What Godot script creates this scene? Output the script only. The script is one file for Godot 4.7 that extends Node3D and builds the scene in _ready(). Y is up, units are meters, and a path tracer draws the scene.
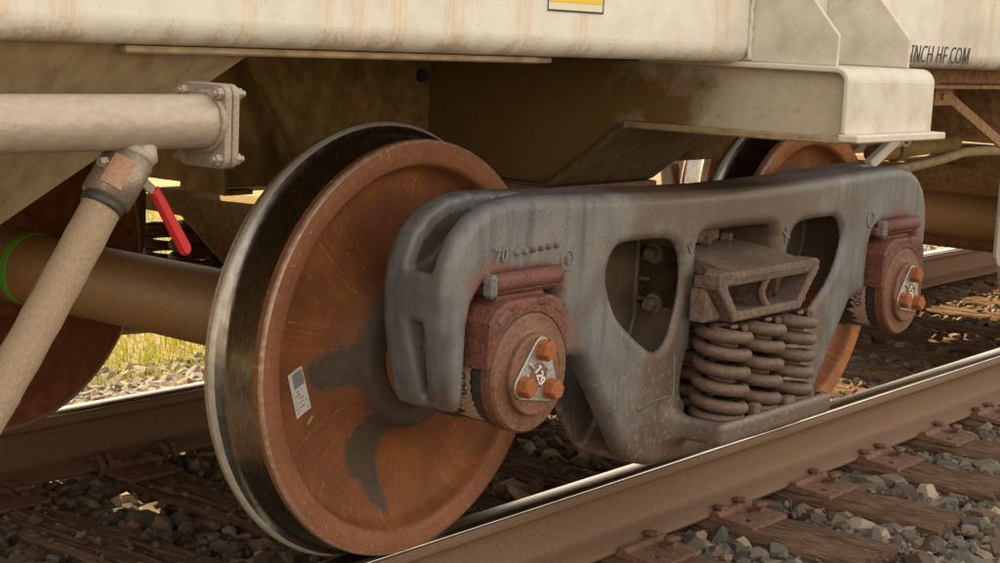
extends Node3D
# A freight-car truck on its rails, seen from the shaded side. x runs along the track, y up from the rail top, z towards the viewer from the near rail.

const WHEEL_R := 0.457
const BASE := 1.77
const FAR_RAIL := -1.505
const TIE_TOP := -0.198
const TIE_PITCH := 0.468
const TIE_FIRST := 0.905

var M := {}
var names := {}
var noise_a := FastNoiseLite.new()
var noise_b := FastNoiseLite.new()

# ------------------------------------------------------------------ mesh builder
class MB:
	var st := SurfaceTool.new()
	var g := 0
	func _init() -> void:
		st.begin(Mesh.PRIMITIVE_TRIANGLES)
	# closed soups are turned so that their faces look outward
	func soup(t: PackedVector3Array, groups: PackedInt32Array, uv := PackedVector2Array(), col := PackedColorArray()) -> void:
		var c := Vector3.ZERO
		for v in t: c += v
		c /= maxi(1, t.size())
		var vol := 0.0
		for i in range(0, t.size(), 3):
			vol += (t[i] - c).dot((t[i + 1] - c).cross(t[i + 2] - c))
		var flip := vol > 0.0
		var top := 0
		for i in range(0, t.size(), 3):
			var gr: int = groups[0] if groups.size() == 1 else groups[i / 3]
			top = maxi(top, gr)
			st.set_smooth_group(-1 if gr < 0 else g + gr)
			var order := [i, i + 2, i + 1] if flip else [i, i + 1, i + 2]
			for k in order:
				st.set_uv(uv[k] if uv.size() else Vector2.ZERO)
				st.set_color(col[k] if col.size() else Color.WHITE)
				st.add_vertex(t[k])
		g += top + 1
	func box(center: Vector3, size: Vector3, bev := 0.003, basis := Basis()) -> void:
		var h := size * 0.5
		var b := minf(bev, minf(h.x, minf(h.y, h.z)) * 0.9)
		var t := PackedVector3Array()
		var q := func(s: Vector3, axis: int) -> Vector3:
			var v := Vector3.ZERO
			for k in 3: v[k] = s[k] * (h[k] if k == axis else h[k] - b)
			return center + basis * v
		for a in 3:
			var u := (a + 1) % 3
			var w := (a + 2) % 3
			for s in [-1, 1]:
				var p := []
				for e in [[-1, -1], [1, -1], [1, 1], [-1, 1]]:
					var sv := Vector3.ZERO
					sv[a] = s; sv[u] = e[0]; sv[w] = e[1]
					p.append(q.call(sv, a))
				var o: Vector3 = basis * _ax(a, s)
				_quad(t, p[0], p[1], p[2], p[3], o)
			# edges along axis a
			for e in [[-1, -1], [1, -1], [1, 1], [-1, 1]]:
				var lo := Vector3.ZERO
				lo[a] = -1; lo[u] = e[0]; lo[w] = e[1]
				var hi := lo
				hi[a] = 1
				var o2: Vector3 = basis * (_ax(u, e[0]) + _ax(w, e[1]))
				_quad(t, q.call(lo, u), q.call(hi, u), q.call(hi, w), q.call(lo, w), o2)
		for sx in [-1, 1]:
			for sy in [-1, 1]:
				for sz in [-1, 1]:
					var s3 := Vector3(sx, sy, sz)
					_tri(t, q.call(s3, 0), q.call(s3, 1), q.call(s3, 2), basis * s3)
		soup(t, PackedInt32Array([-1]))
	func _ax(a: int, s: float) -> Vector3:
		var v := Vector3.ZERO
		v[a] = s
		return v
	func _tri(t: PackedVector3Array, a: Vector3, b: Vector3, c: Vector3, o: Vector3) -> void:
		if (b - a).cross(c - a).dot(o) > 0.0:
			t.append_array([a, c, b])
		else:
			t.append_array([a, b, c])
	func _quad(t: PackedVector3Array, a: Vector3, b: Vector3, c: Vector3, d: Vector3, o: Vector3) -> void:
		_tri(t, a, b, c, o)
		_tri(t, a, c, d, o)
	# profile of (radius, height) turned about z through center; planar uv from x and y
	func lathe(profile: Array, center: Vector3, segs := 48, crease := 0.6, mirror := 1.0, uvs := 1.0, basis := Basis()) -> void:
		var t := PackedVector3Array()
		var gr := PackedInt32Array()
		var uv := PackedVector2Array()
		var cur := 0
		for i in profile.size() - 1:
			var a: Vector2 = profile[i]
			var b: Vector2 = profile[i + 1]
			if i > 0:
				var p: Vector2 = profile[i - 1]
				if absf((a - p).angle_to(b - a)) > crease: cur += 1
			for s in segs:
				var f0 := TAU * s / segs
				var f1 := TAU * (s + 1) / segs
				var d0 := Vector2(cos(f0), sin(f0))
				var d1 := Vector2(cos(f1), sin(f1))
				var v := [Vector3(a.x * d0.x, a.x * d0.y, a.y * mirror), Vector3(b.x * d0.x, b.x * d0.y, b.y * mirror), Vector3(b.x * d1.x, b.x * d1.y, b.y * mirror), Vector3(a.x * d1.x, a.x * d1.y, a.y * mirror)]
				for k in ([0, 1, 3] if b.x < 1e-6 else ([0, 1, 2, 0, 2, 3] if a.x > 1e-6 else [0, 1, 2])):
					t.append(center + basis * v[k])
					uv.append(Vector2(0.5 + v[k].x * uvs, 0.5 - v[k].y * uvs))
				gr.append(cur)
				if b.x >= 1e-6 and a.x > 1e-6: gr.append(cur)
		soup(t, gr, uv)
	# tube along a path, one radius for all points or one each
	func tube(path: Array, radius, segs := 12, caps := true) -> void:
		var rings := []
		var n := path.size()
		var up := Vector3.UP
		var prev := Vector3.ZERO
		for i in n:
			var d: Vector3 = (path[mini(i + 1, n - 1)] - path[maxi(i - 1, 0)]).normalized()
			if i == 0:
				up = d.cross(Vector3.RIGHT if absf(d.x) < 0.8 else Vector3.UP).normalized()
			else:
				var ax := prev.cross(d)
				if ax.length() > 1e-6:
					up = up.rotated(ax.normalized(), prev.angle_to(d))
			prev = d
			var side := d.cross(up).normalized()
			var r: float = radius[i] if radius is Array else radius
			var ring := PackedVector3Array()
			for s in segs:
				var f := TAU * s / segs
				ring.append(path[i] + (up * cos(f) + side * sin(f)) * r)
			rings.append(ring)
		var t := PackedVector3Array()
		var gr := PackedInt32Array()
		for i in n - 1:
			for s in segs:
				var e := (s + 1) % segs
				t.append_array([rings[i][s], rings[i + 1][s], rings[i + 1][e], rings[i][s], rings[i + 1][e], rings[i][e]])
				gr.append(0); gr.append(0)
		if caps:
			for s in segs:
				var e := (s + 1) % segs
				t.append_array([path[0], rings[0][s], rings[0][e]]); gr.append(1)
				t.append_array([path[n - 1], rings[n - 1][e], rings[n - 1][s]]); gr.append(2)
		soup(t, gr)
	# outline in the plane of ax and ay, given depth along az (right-handed or not: soup turns it)
	func prism(poly: PackedVector2Array, z0: float, z1: float, bev := 0.0, ax := Vector3.RIGHT, ay := Vector3.UP, az := Vector3.BACK, smooth := false) -> void:
		var n := poly.size()
		var area := 0.0
		for i in n:
			area += poly[i].cross(poly[(i + 1) % n])
		var ins := PackedVector2Array()
		for i in n:
			var a := (poly[i] - poly[(i + n - 1) % n]).normalized()
			var b := (poly[(i + 1) % n] - poly[i]).normalized()
			var na := Vector2(-a.y, a.x) * signf(area)
			var nb := Vector2(-b.y, b.x) * signf(area)
			var m := (na + nb).normalized()
			ins.append(poly[i] + m * bev / maxf(0.4, m.dot(na)))
		var at := func(p: Vector2, z: float) -> Vector3: return ax * p.x + ay * p.y + az * z
		var t := PackedVector3Array()
		var gr := PackedInt32Array()
		var tri := Geometry2D.triangulate_polygon(ins)
		var down := signf(z1 - z0)
		for i in range(0, tri.size(), 3):
			var a := ins[tri[i]]
			var b := ins[tri[i + 1]]
			var c := ins[tri[i + 2]]
			if (b - a).cross(c - a) < 0.0:
				var sw := b
				b = c
				c = sw
			t.append_array([at.call(a, z1), at.call(b, z1), at.call(c, z1), at.call(a, z0), at.call(c, z0), at.call(b, z0)])
			gr.append_array([0, 1])
		var layers := [[ins, z0], [poly, z0 + bev * down], [poly, z1 - bev * down], [ins, z1]] if bev > 0.0 else [[poly, z0], [poly, z1]]
		for l in layers.size() - 1:
			for i in n:
				var e := (i + 1) % n
				var p0: Vector3 = at.call(layers[l][0][i], layers[l][1])
				var p1: Vector3 = at.call(layers[l][0][e], layers[l][1])
				var p2: Vector3 = at.call(layers[l + 1][0][e], layers[l + 1][1])
				var p3: Vector3 = at.call(layers[l + 1][0][i], layers[l + 1][1])
				if area > 0.0:
					t.append_array([p0, p1, p2, p0, p2, p3])
				else:
					t.append_array([p0, p2, p1, p0, p3, p2])
				var q := 2 + l if smooth else -1
				gr.append_array([q, q])
		soup(t, gr)
	# strip of given thickness along a 2-D path
	func ribbon(path: PackedVector2Array, thick: float, z0: float, z1: float, ax: Vector3, ay: Vector3, az: Vector3, bev := 0.0) -> void:
		var back := PackedVector2Array()
		var n := path.size()
		for i in n:
			var d := (path[mini(i + 1, n - 1)] - path[maxi(i - 1, 0)]).normalized()
			back.append(path[i] + Vector2(-d.y, d.x) * thick)
		back.reverse()
		var poly := path.duplicate()
		poly.append_array(back)
		prism(poly, z0, z1, bev, ax, ay, az)
	func hexbolt(at: Vector3, r: float, h: float, basis := Basis()) -> void:
		var p := PackedVector2Array()
		for i in 6:
			p.append(Vector2(cos(TAU * i / 6), sin(TAU * i / 6)) * r)
		var t := PackedVector3Array()
		var lay := [[1.0, 0.0], [1.0, h * 0.82], [0.84, h]]
		for l in 2:
			for i in 6:
				var e := (i + 1) % 6
				var a := at + basis * Vector3(p[i].x * lay[l][0], p[i].y * lay[l][0], lay[l][1])
				var b := at + basis * Vector3(p[e].x * lay[l][0], p[e].y * lay[l][0], lay[l][1])
				var c := at + basis * Vector3(p[e].x * lay[l + 1][0], p[e].y * lay[l + 1][0], lay[l + 1][1])
				var d := at + basis * Vector3(p[i].x * lay[l + 1][0], p[i].y * lay[l + 1][0], lay[l + 1][1])
				t.append_array([a, b, c, a, c, d])
		var tip := at + basis * Vector3(0, 0, h * 1.01)
		var foot := at
		for i in 6:
			var e := (i + 1) % 6
			t.append_array([tip, at + basis * Vector3(p[i].x * 0.84, p[i].y * 0.84, h), at + basis * Vector3(p[e].x * 0.84, p[e].y * 0.84, h)])
			t.append_array([foot, at + basis * Vector3(p[e].x, p[e].y, 0), at + basis * Vector3(p[i].x, p[i].y, 0)])
		soup(t, PackedInt32Array([-1]))
	func mesh() -> ArrayMesh:
		st.generate_normals()
		return st.commit()

# ------------------------------------------------------------------ nodes
func numbered(called: String) -> String:
	names[called] = names.get(called, -1) + 1
	return called if names[called] == 0 else "%s_%03d" % [called, names[called]]

func tag(o: Node, label := "", category := "", group := "", kind := "") -> Node:
	if label: o.set_meta("label", label)
	if category: o.set_meta("category", category)
	if group: o.set_meta("group", group)
	if kind: o.set_meta("kind", kind)
	return o

func base(called: String, at := Vector3.ZERO) -> Node3D:
	var o := Node3D.new()
	o.name = numbered(called)
	add_child(o)
	o.position = at
	return o

func part(called: String, shape, m: Material, parent: Node = self, at := Vector3.ZERO) -> MeshInstance3D:
	var o := MeshInstance3D.new()
	o.name = numbered(called) if parent == self else called
	o.mesh = shape.mesh() if shape is MB else shape
	o.material_override = m
	parent.add_child(o, true)
	o.position = at
	return o

func copy(o: Node3D) -> Node3D:
	var c: Node3D = o.duplicate()
	c.name = numbered(String(o.name))
	add_child(c)
	return c

func text_mesh(s: String, height: float, depth := 0.0015, bold := false) -> TextMesh:
	var t := TextMesh.new()
	var f := SystemFont.new()
	f.font_names = PackedStringArray(["Droid Sans"])
	if bold: f.font_weight = 700
	t.font = f
	t.text = s
	t.font_size = 64
	t.pixel_size = height / 46.0
	t.depth = depth
	t.curve_step = 2.0
	return t

# lettering as a plain mesh: every point passed through bend
func bent_text(s: String, height: float, bend: Callable, depth := 0.001, bold := false) -> ArrayMesh:
	var t := text_mesh(s, height, depth, bold)
	var out := ArrayMesh.new()
	var a := t.get_mesh_arrays() if t.get_surface_count() == 0 else t.surface_get_arrays(0)
	var v: PackedVector3Array = a[Mesh.ARRAY_VERTEX]
	for i in v.size(): v[i] = bend.call(v[i])
	var st := SurfaceTool.new()
	st.begin(Mesh.PRIMITIVE_TRIANGLES)
	st.set_smooth_group(-1)
	var idx: PackedInt32Array = a[Mesh.ARRAY_INDEX]
	for i in idx: st.add_vertex(v[i])
	st.generate_normals()
	out = st.commit()
	return out

# ------------------------------------------------------------------ materials
func lin(r: float, g: float, b: float) -> Color:
	return Color(r, g, b).linear_to_srgb()

func noise_tex(freq: float, seed_: int, stops: Array, kind := FastNoiseLite.TYPE_SIMPLEX_SMOOTH, oct := 5, size := 512, gain := 0.55) -> NoiseTexture2D:
	var n := FastNoiseLite.new()
	n.noise_type = kind
	n.seed = seed_
	n.frequency = freq
	n.fractal_octaves = oct
	n.fractal_gain = gain
	var t := NoiseTexture2D.new()
	t.width = size
	t.height = size
	t.seamless = true
	t.noise = n
	if stops.size():
		var gr := Gradient.new()
		var offs := PackedFloat32Array()
		var cols := PackedColorArray()
		for s in stops:
			offs.append(s[0])
			cols.append(lin(s[1], s[2], s[3]))
		gr.offsets = offs
		gr.colors = cols
		t.color_ramp = gr
	return t

var fine_bump: NoiseTexture2D
var rough_map: NoiseTexture2D
var patch_map: NoiseTexture2D
var speck_map: NoiseTexture2D

func surf(stops: Array, scale: Vector3, rough := 0.85, metal := 0.0, bump := 0.15, freq := 0.02, seed_ := 1, detail: Texture2D = null, dscale := Vector3.ONE, vcol := false) -> StandardMaterial3D:
	var m := StandardMaterial3D.new()
	m.albedo_color = Color.WHITE
	m.albedo_texture = noise_tex(freq, seed_, stops)
	m.uv1_triplanar = true
	m.uv1_world_triplanar = true
	m.uv1_scale = scale
	m.roughness = rough
	m.metallic = metal
	if bump > 0.0:
		m.heightmap_enabled = true
		m.heightmap_texture = fine_bump
		m.heightmap_scale = bump
	if detail:
		m.detail_enabled = true
		m.detail_blend_mode = BaseMaterial3D.BLEND_MODE_MUL
		m.detail_albedo = detail
		m.detail_uv_layer = BaseMaterial3D.DETAIL_UV_2
		m.uv2_triplanar = true
		m.uv2_world_triplanar = true
		m.uv2_scale = dscale
	m.vertex_color_use_as_albedo = vcol
	return m

func plain(c: Color, rough := 0.8, metal := 0.0) -> StandardMaterial3D:
	var m := StandardMaterial3D.new()
	m.albedo_color = c
	m.roughness = rough
	m.metallic = metal
	return m

func materials() -> void:
	fine_bump = noise_tex(0.05, 5, [], FastNoiseLite.TYPE_SIMPLEX_SMOOTH, 5, 512, 0.65)
	patch_map = noise_tex(0.008, 9, [[0.0, 0.55, 0.52, 0.5], [0.45, 0.85, 0.84, 0.83], [1.0, 1.0, 1.0, 1.0]])
	speck_map = noise_tex(0.06, 12, [[0.0, 1, 1, 1], [0.80, 1, 1, 1], [0.86, 0.6, 0.45, 0.33], [1.0, 0.3, 0.2, 0.12]], FastNoiseLite.TYPE_SIMPLEX_SMOOTH, 4, 1024)
	M.frame = surf([[0.0, 0.62, 0.56, 0.5], [0.22, 0.88, 0.86, 0.84], [0.5, 1, 1, 1], [0.86, 1.0, 0.99, 0.97], [0.91, 1.0, 0.84, 0.66], [1.0, 1.0, 0.78, 0.55]], Vector3(4.5, 3.0, 4.5), 0.45, 0.0, 0.07, 0.04, 21, speck_map, Vector3.ONE * 2.0, true)
	M.rust_cast = surf([[0.0, 0.12, 0.065, 0.045], [0.5, 0.19, 0.095, 0.065], [1.0, 0.26, 0.14, 0.10]], Vector3.ONE * 3.0, 0.8, 0.0, 0.15, 0.03, 22, patch_map, Vector3.ONE * 1.4)
	M.bolster = surf([[0.0, 0.10, 0.064, 0.048], [0.5, 0.165, 0.111, 0.085], [1.0, 0.235, 0.165, 0.13]], Vector3.ONE * 3.0, 0.85, 0.0, 0.2, 0.03, 23, patch_map, Vector3.ONE * 1.4)
	M.spring = surf([[0.0, 0.07, 0.042, 0.03], [0.5, 0.14, 0.085, 0.06], [0.8, 0.19, 0.125, 0.092], [1.0, 0.29, 0.20, 0.145]], Vector3.ONE * 5.0, 0.6, 0.0, 0.15, 0.03, 24, patch_map, Vector3.ONE * 2.2)
	M.adapter = surf([[0.0, 0.085, 0.032, 0.022], [0.45, 0.16, 0.056, 0.038], [0.8, 0.205, 0.078, 0.052], [1.0, 0.26, 0.12, 0.08]], Vector3.ONE * 3.5, 0.65, 0.0, 0.2, 0.03, 25, patch_map, Vector3.ONE * 2.0)
	M.cap = surf([[0.0, 0.10, 0.045, 0.026], [0.45, 0.19, 0.084, 0.05], [0.8, 0.245, 0.115, 0.07], [1.0, 0.30, 0.17, 0.11]], Vector3.ONE * 5.0, 0.55, 0.0, 0.10, 0.03, 26, patch_map, Vector3.ONE * 2.6)
	M.orange = surf([[0.0, 0.10, 0.03, 0.012], [0.4, 0.27, 0.08, 0.02], [0.7, 0.37, 0.115, 0.025], [1.0, 0.45, 0.18, 0.06]], Vector3.ONE * 8.0, 0.7, 0.0, 0.15, 0.04, 27)
	M.bearing = surf([[0.0, 0.02, 0.017, 0.014], [0.6, 0.05, 0.04, 0.033], [1.0, 0.10, 0.06, 0.04]], Vector3.ONE * 5.0, 0.5, 0.0, 0.05, 0.02, 28)
	M.lockplate = surf([[0.0, 0.30, 0.29, 0.28], [0.6, 0.50, 0.49, 0.48], [1.0, 0.62, 0.6, 0.58]], Vector3.ONE * 9.0, 0.42, 0.75, 0.02, 0.03, 29)
	M.axle = surf([[0.0, 0.22, 0.135, 0.058], [0.5, 0.31, 0.19, 0.085], [0.84, 0.36, 0.235, 0.11], [0.9, 0.30, 0.21, 0.12], [1.0, 0.4, 0.3, 0.18]], Vector3.ONE * 3.0, 0.5, 0.0, 0.04, 0.05, 30)
	M.wheel_back = surf([[0.0, 0.12, 0.036, 0.012], [0.5, 0.20, 0.062, 0.02], [1.0, 0.28, 0.10, 0.035]], Vector3.ONE * 2.0, 0.75, 0.0, 0.06, 0.02, 31)
	M.flange_face = surf([[0.0, 0.34, 0.31, 0.27], [0.5, 0.52, 0.49, 0.44], [1.0, 0.64, 0.61, 0.56]], Vector3(3, 3, 10), 0.42, 0.5, 0.0, 0.02, 57)
	M.flange_back = surf([[0.0, 0.26, 0.20, 0.14], [0.5, 0.38, 0.31, 0.225], [1.0, 0.50, 0.42, 0.32]], Vector3.ONE * 3.0, 0.5, 0.3, 0.05, 0.03, 32)
	M.tread = surf([[0.0, 0.16, 0.145, 0.13], [0.5, 0.27, 0.25, 0.225], [1.0, 0.38, 0.36, 0.33]], Vector3(2, 2, 14), 0.2, 1.0, 0.0, 0.02, 33)
	M.tread.roughness_texture = noise_tex(0.03, 34, [[0.0, 0.03, 0.03, 0.03], [0.55, 0.07, 0.07, 0.07], [1.0, 0.16, 0.16, 0.16]])
	M.tread.roughness = 1.0
	M.rail_head = surf([[0.0, 0.36, 0.33, 0.29], [0.5, 0.5, 0.47, 0.43], [1.0, 0.6, 0.57, 0.53]], Vector3(0.7, 4, 14), 0.24, 1.0, 0.0, 0.02, 35)
	M.rail = surf([[0.0, 0.125, 0.07, 0.04], [0.5, 0.165, 0.096, 0.057], [0.8, 0.185, 0.111, 0.068], [1.0, 0.235, 0.15, 0.097]], Vector3(2.2, 5.0, 5.0), 0.75, 0.0, 0.06, 0.05, 36)
	M.plate = surf([[0.0, 0.12, 0.06, 0.036], [0.5, 0.205, 0.108, 0.068], [1.0, 0.285, 0.165, 0.11]], Vector3.ONE * 3.0, 0.85, 0.0, 0.2, 0.03, 37, patch_map, Vector3.ONE * 2.1)
	M.spike = surf([[0.0, 0.09, 0.045, 0.03], [0.5, 0.15, 0.075, 0.05], [1.0, 0.22, 0.12, 0.08]], Vector3.ONE * 8.0, 0.85, 0.0, 0.1, 0.03, 38)
	M.wood = surf([[0.0, 0.022, 0.014, 0.009], [0.25, 0.10, 0.056, 0.031], [0.55, 0.185, 0.106, 0.060], [0.8, 0.25, 0.152, 0.092], [1.0, 0.34, 0.235, 0.16]], Vector3(5.0, 5.0, 0.45), 0.95, 0.0, 0.0, 0.04, 39, patch_map, Vector3(1.1, 1.1, 0.8))
	M.wood.heightmap_enabled = true
	M.wood.heightmap_texture = noise_tex(0.05, 40, [], FastNoiseLite.TYPE_SIMPLEX_SMOOTH, 5, 512, 0.6)
	M.wood.heightmap_scale = 0.7
	M.stone = surf([[0.0, 0.6, 0.58, 0.55], [0.5, 0.85, 0.84, 0.83], [1.0, 1, 1, 1]], Vector3.ONE * 9.0, 0.92, 0.0, 0.45, 0.04, 41, null, Vector3.ONE, true)
	M.gravel_bed = surf([[0.0, 0.04, 0.03, 0.024], [0.5, 0.10, 0.08, 0.065], [1.0, 0.17, 0.15, 0.13]], Vector3.ONE * 3.0, 0.95, 0.0, 0.6, 0.06, 42)
	M.cream = surf([[0.0, 0.45, 0.40, 0.325], [0.4, 0.55, 0.505, 0.43], [1.0, 0.63, 0.59, 0.52]], Vector3.ONE * 1.2, 0.55, 0.0, 0.03, 0.015, 43, speck_map, Vector3(1.7, 1.7, 1.7))
	M.hopper = surf([[0.0, 0.15, 0.10, 0.048], [0.4, 0.28, 0.205, 0.108], [1.0, 0.38, 0.295, 0.175]], Vector3.ONE * 1.6, 0.75, 0.0, 0.08, 0.02, 44, speck_map, Vector3(2.9, 2.9, 2.9))
	M.under = surf([[0.0, 0.15, 0.092, 0.026], [0.5, 0.25, 0.165, 0.052], [1.0, 0.33, 0.23, 0.09]], Vector3.ONE * 1.5, 0.85, 0.0, 0.1, 0.02, 45, patch_map, Vector3.ONE * 1.1)
	M.brown = surf([[0.0, 0.15, 0.075, 0.03], [0.5, 0.27, 0.15, 0.07], [1.0, 0.38, 0.24, 0.13]], Vector3.ONE * 2.2, 0.85, 0.0, 0.1, 0.02, 46)
	M.pipe = surf([[0.0, 0.33, 0.265, 0.20], [0.5, 0.40, 0.33, 0.262], [1.0, 0.45, 0.385, 0.315]], Vector3(1.5, 4, 4), 0.45, 0.2, 0.03, 0.03, 47, speck_map, Vector3.ONE * 1.5)
	M.hose = surf([[0.0, 0.09, 0.07, 0.05], [0.2, 0.25, 0.18, 0.115], [1.0, 0.37, 0.275, 0.185]], Vector3(9, 3.5, 9), 0.85, 0.0, 0.12, 0.05, 48)
	M.galv = surf([[0.0, 0.24, 0.20, 0.16], [0.5, 0.32, 0.275, 0.225], [1.0, 0.40, 0.35, 0.295]], Vector3.ONE * 9.0, 0.5, 0.3, 0.04, 0.03, 49)
	M.grime = surf([[0.0, 0.085, 0.053, 0.02], [0.5, 0.155, 0.103, 0.047], [1.0, 0.22, 0.155, 0.08]], Vector3.ONE * 2.0, 0.85, 0.0, 0.1, 0.02, 54, patch_map, Vector3.ONE * 1.3)
	M.copper = surf([[0.0, 0.20, 0.10, 0.055], [0.5, 0.32, 0.17, 0.10], [1.0, 0.42, 0.25, 0.16]], Vector3.ONE * 7.0, 0.6, 0.0, 0.04, 0.03, 56)
	M.coupling = surf([[0.0, 0.15, 0.115, 0.085], [0.5, 0.27, 0.22, 0.175], [1.0, 0.40, 0.345, 0.285]], Vector3.ONE * 8.0, 0.38, 0.5, 0.05, 0.04, 58)
	M.dusty = surf([[0.0, 0.24, 0.165, 0.075], [0.5, 0.36, 0.265, 0.13], [1.0, 0.46, 0.36, 0.20]], Vector3.ONE * 2.0, 0.85, 0.0, 0.1, 0.03, 59)  # beam tone raised to stand in for weak bounce light
	M.worn = surf([[0.0, 0.26, 0.14, 0.09], [0.45, 0.36, 0.24, 0.17], [1.0, 0.58, 0.48, 0.4]], Vector3.ONE * 5.0, 0.45, 0.3, 0.0, 0.02, 53)
	M.red = surf([[0.0, 0.22, 0.02, 0.018], [0.3, 0.46, 0.014, 0.02], [1.0, 0.56, 0.02, 0.028]], Vector3.ONE * 12.0, 0.42, 0.0, 0.03, 0.03, 61)
	M.green = plain(lin(0.12, 0.50, 0.05), 0.5)
	M.dark = plain(lin(0.03, 0.028, 0.026), 0.6)
	M.white_ink = plain(lin(0.7, 0.68, 0.64), 0.7)
	M.black_ink = surf([[0.0, 0.16, 0.15, 0.13], [0.25, 0.05, 0.05, 0.05], [1.0, 0.03, 0.03, 0.03]], Vector3.ONE * 14.0, 0.7, 0.0, 0.0, 0.05, 62)
	M.orange_ink = plain(lin(0.30, 0.10, 0.04), 0.8)
	M.yellow = plain(lin(0.72, 0.50, 0.03), 0.5)
	M.yellow.vertex_color_use_as_albedo = false
	M.label_white = plain(lin(0.68, 0.64, 0.5), 0.5)
	M.grass = plain(Color.WHITE, 0.8)
	M.grass.vertex_color_use_as_albedo = true
	M.grass.backlight_enabled = true
	M.grass.backlight = lin(0.22, 0.24, 0.04)
	M.field = surf([[0.0, 0.13, 0.105, 0.04], [0.5, 0.20, 0.165, 0.06], [1.0, 0.28, 0.225, 0.095]], Vector3.ONE * 0.7, 0.95, 0.0, 0.5, 0.04, 50, patch_map, Vector3.ONE * 0.05)

# ------------------------------------------------------------------ the wheel face with its rust and its dark smear
func seg_dist(p: Vector2, a: Vector2, b: Vector2) -> float:
	var ab := b - a
	var t := clampf((p - a).dot(ab) / ab.length_squared(), 0.0, 1.0)
	return p.distance_to(a + ab * t)

func poly_dist(p: Vector2, poly: PackedVector2Array) -> float:
	var d := 1e9
	var inside := false
	var n := poly.size()
	var j := n - 1
	for i in n:
		var a := poly[i]
		var b := poly[j]
		d = minf(d, seg_dist(p, a, b))
		if (a.y > p.y) != (b.y > p.y) and p.x < (b.x - a.x) * (p.y - a.y) / (b.y - a.y) + a.x:
			inside = not inside
		j = i
	return -d if inside else d

func wheel_material(with_smear: bool, seed_: int) -> StandardMaterial3D:
	var n := 880
	var im := Image.create(n, n, false, Image.FORMAT_RGB8)
	var f := FastNoiseLite.new()
	f.seed = seed_
	f.frequency = 1.0
	f.fractal_octaves = 5
	var smear_a := smooth_loop(PackedVector2Array([Vector2(-0.285, -0.012), Vector2(-0.255, 0.004), Vector2(-0.215, 0.016), Vector2(-0.17, 0.03), Vector2(-0.13, 0.04), Vector2(-0.10, -0.13), Vector2(-0.135, -0.10), Vector2(-0.165, -0.068), Vector2(-0.20, -0.06), Vector2(-0.245, -0.062), Vector2(-0.27, -0.045)]), 3)
	var smear_b := smooth_loop(PackedVector2Array([Vector2(-0.10, -0.09), Vector2(-0.125, -0.14), Vector2(-0.15, -0.185), Vector2(-0.155, -0.225), Vector2(-0.135, -0.265), Vector2(-0.095, -0.305), Vector2(-0.05, -0.35), Vector2(-0.018, -0.378), Vector2(-0.03, -0.33), Vector2(-0.055, -0.25), Vector2(-0.06, -0.19), Vector2(-0.04, -0.12)]), 3)
	var rng := RandomNumberGenerator.new()
	rng.seed = seed_
	for y in n:
		for x in n:
			var p := Vector2(x + 0.5 - n * 0.5, n * 0.5 - y - 0.5) / n
			var r := p.length()
			var ang := p.angle()
			if r > 0.49: continue
			var a := f.get_noise_2d(p.x * 7.0, p.y * 7.0)
			var b := f.get_noise_2d(p.x * 60.0 + 50.0, p.y * 60.0)
			var st := f.get_noise_2d(ang * 30.0 + 9.0, r * 2.0)
			var ringn := f.get_noise_2d(r * 260.0, ang * 1.2)
			var grit := rng.randf_range(-1.0, 1.0)
			var c := Vector3(0.195, 0.061, 0.014)
			c = c.lerp(Vector3(0.125, 0.041, 0.012), clampf(0.35 - a * 0.9 + b * 0.5, 0.0, 1.0))
			c = c.lerp(Vector3(0.27, 0.097, 0.02), clampf(a * 0.8 + st * 0.7 + b * 0.35 - 0.08, 0.0, 0.7))
			c *= 1.0 + grit * 0.10 + ringn * 0.12
			if st > 0.42 and b > 0.0 and r > 0.2: c = c.lerp(Vector3(0.42, 0.18, 0.05), 0.45)
			if r > 0.392:
				var rim := (Vector3(0.24, 0.09, 0.037) if with_smear else Vector3(0.38, 0.135, 0.028)).lerp(Vector3(0.165, 0.058, 0.025), clampf(0.4 + b * 0.7 + a * 0.6, 0.0, 1.0))
				rim *= 1.0 + grit * 0.08 + ringn * 0.22
				c = c.lerp(rim, clampf((r - 0.392) / 0.01, 0.0, 1.0))
				if b + st * 0.5 > 0.5 and r > 0.425: c = c.lerp(Vector3(0.42, 0.30, 0.2), 0.5)
			elif b > 0.55: c = c.lerp(Vector3(0.42, 0.23, 0.11), 0.5)
			if with_smear:
				var w := (a + b * 0.5) * 0.010
				var d := 1.0
				if p.x < 0.02 and p.x > -0.32 and p.y < 0.09: d = minf(poly_dist(p, smear_a), poly_dist(p, smear_b)) + w
				# flung spatter near its edges
				if d > 0.0 and d < 0.05 and b > 0.5 - (0.05 - d) * 4.0: d = 0.0
				d = minf(d, r - 0.172 + w * 0.6 + (0.02 if ang > 0.5 and ang < 2.2 else 0.0))
				var k := clampf(0.5 - d / 0.012, 0.0, 1.0)
				c = c.lerp(Vector3(0.045, 0.038, 0.032).lerp(Vector3(0.075, 0.05, 0.032), clampf(0.5 + b, 0.0, 1.0)), k * 0.95)
			else:
				if r < 0.165: c = c.lerp(Vector3(0.05, 0.04, 0.03), 0.8)
			im.set_pixel(x, y, lin(c.x, c.y, c.z))
	var m := StandardMaterial3D.new()
	m.albedo_texture = ImageTexture.create_from_image(im)
	m.roughness = 0.68
	m.heightmap_enabled = true
	m.heightmap_texture = fine_bump
	m.heightmap_scale = 0.05
	return m

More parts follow.
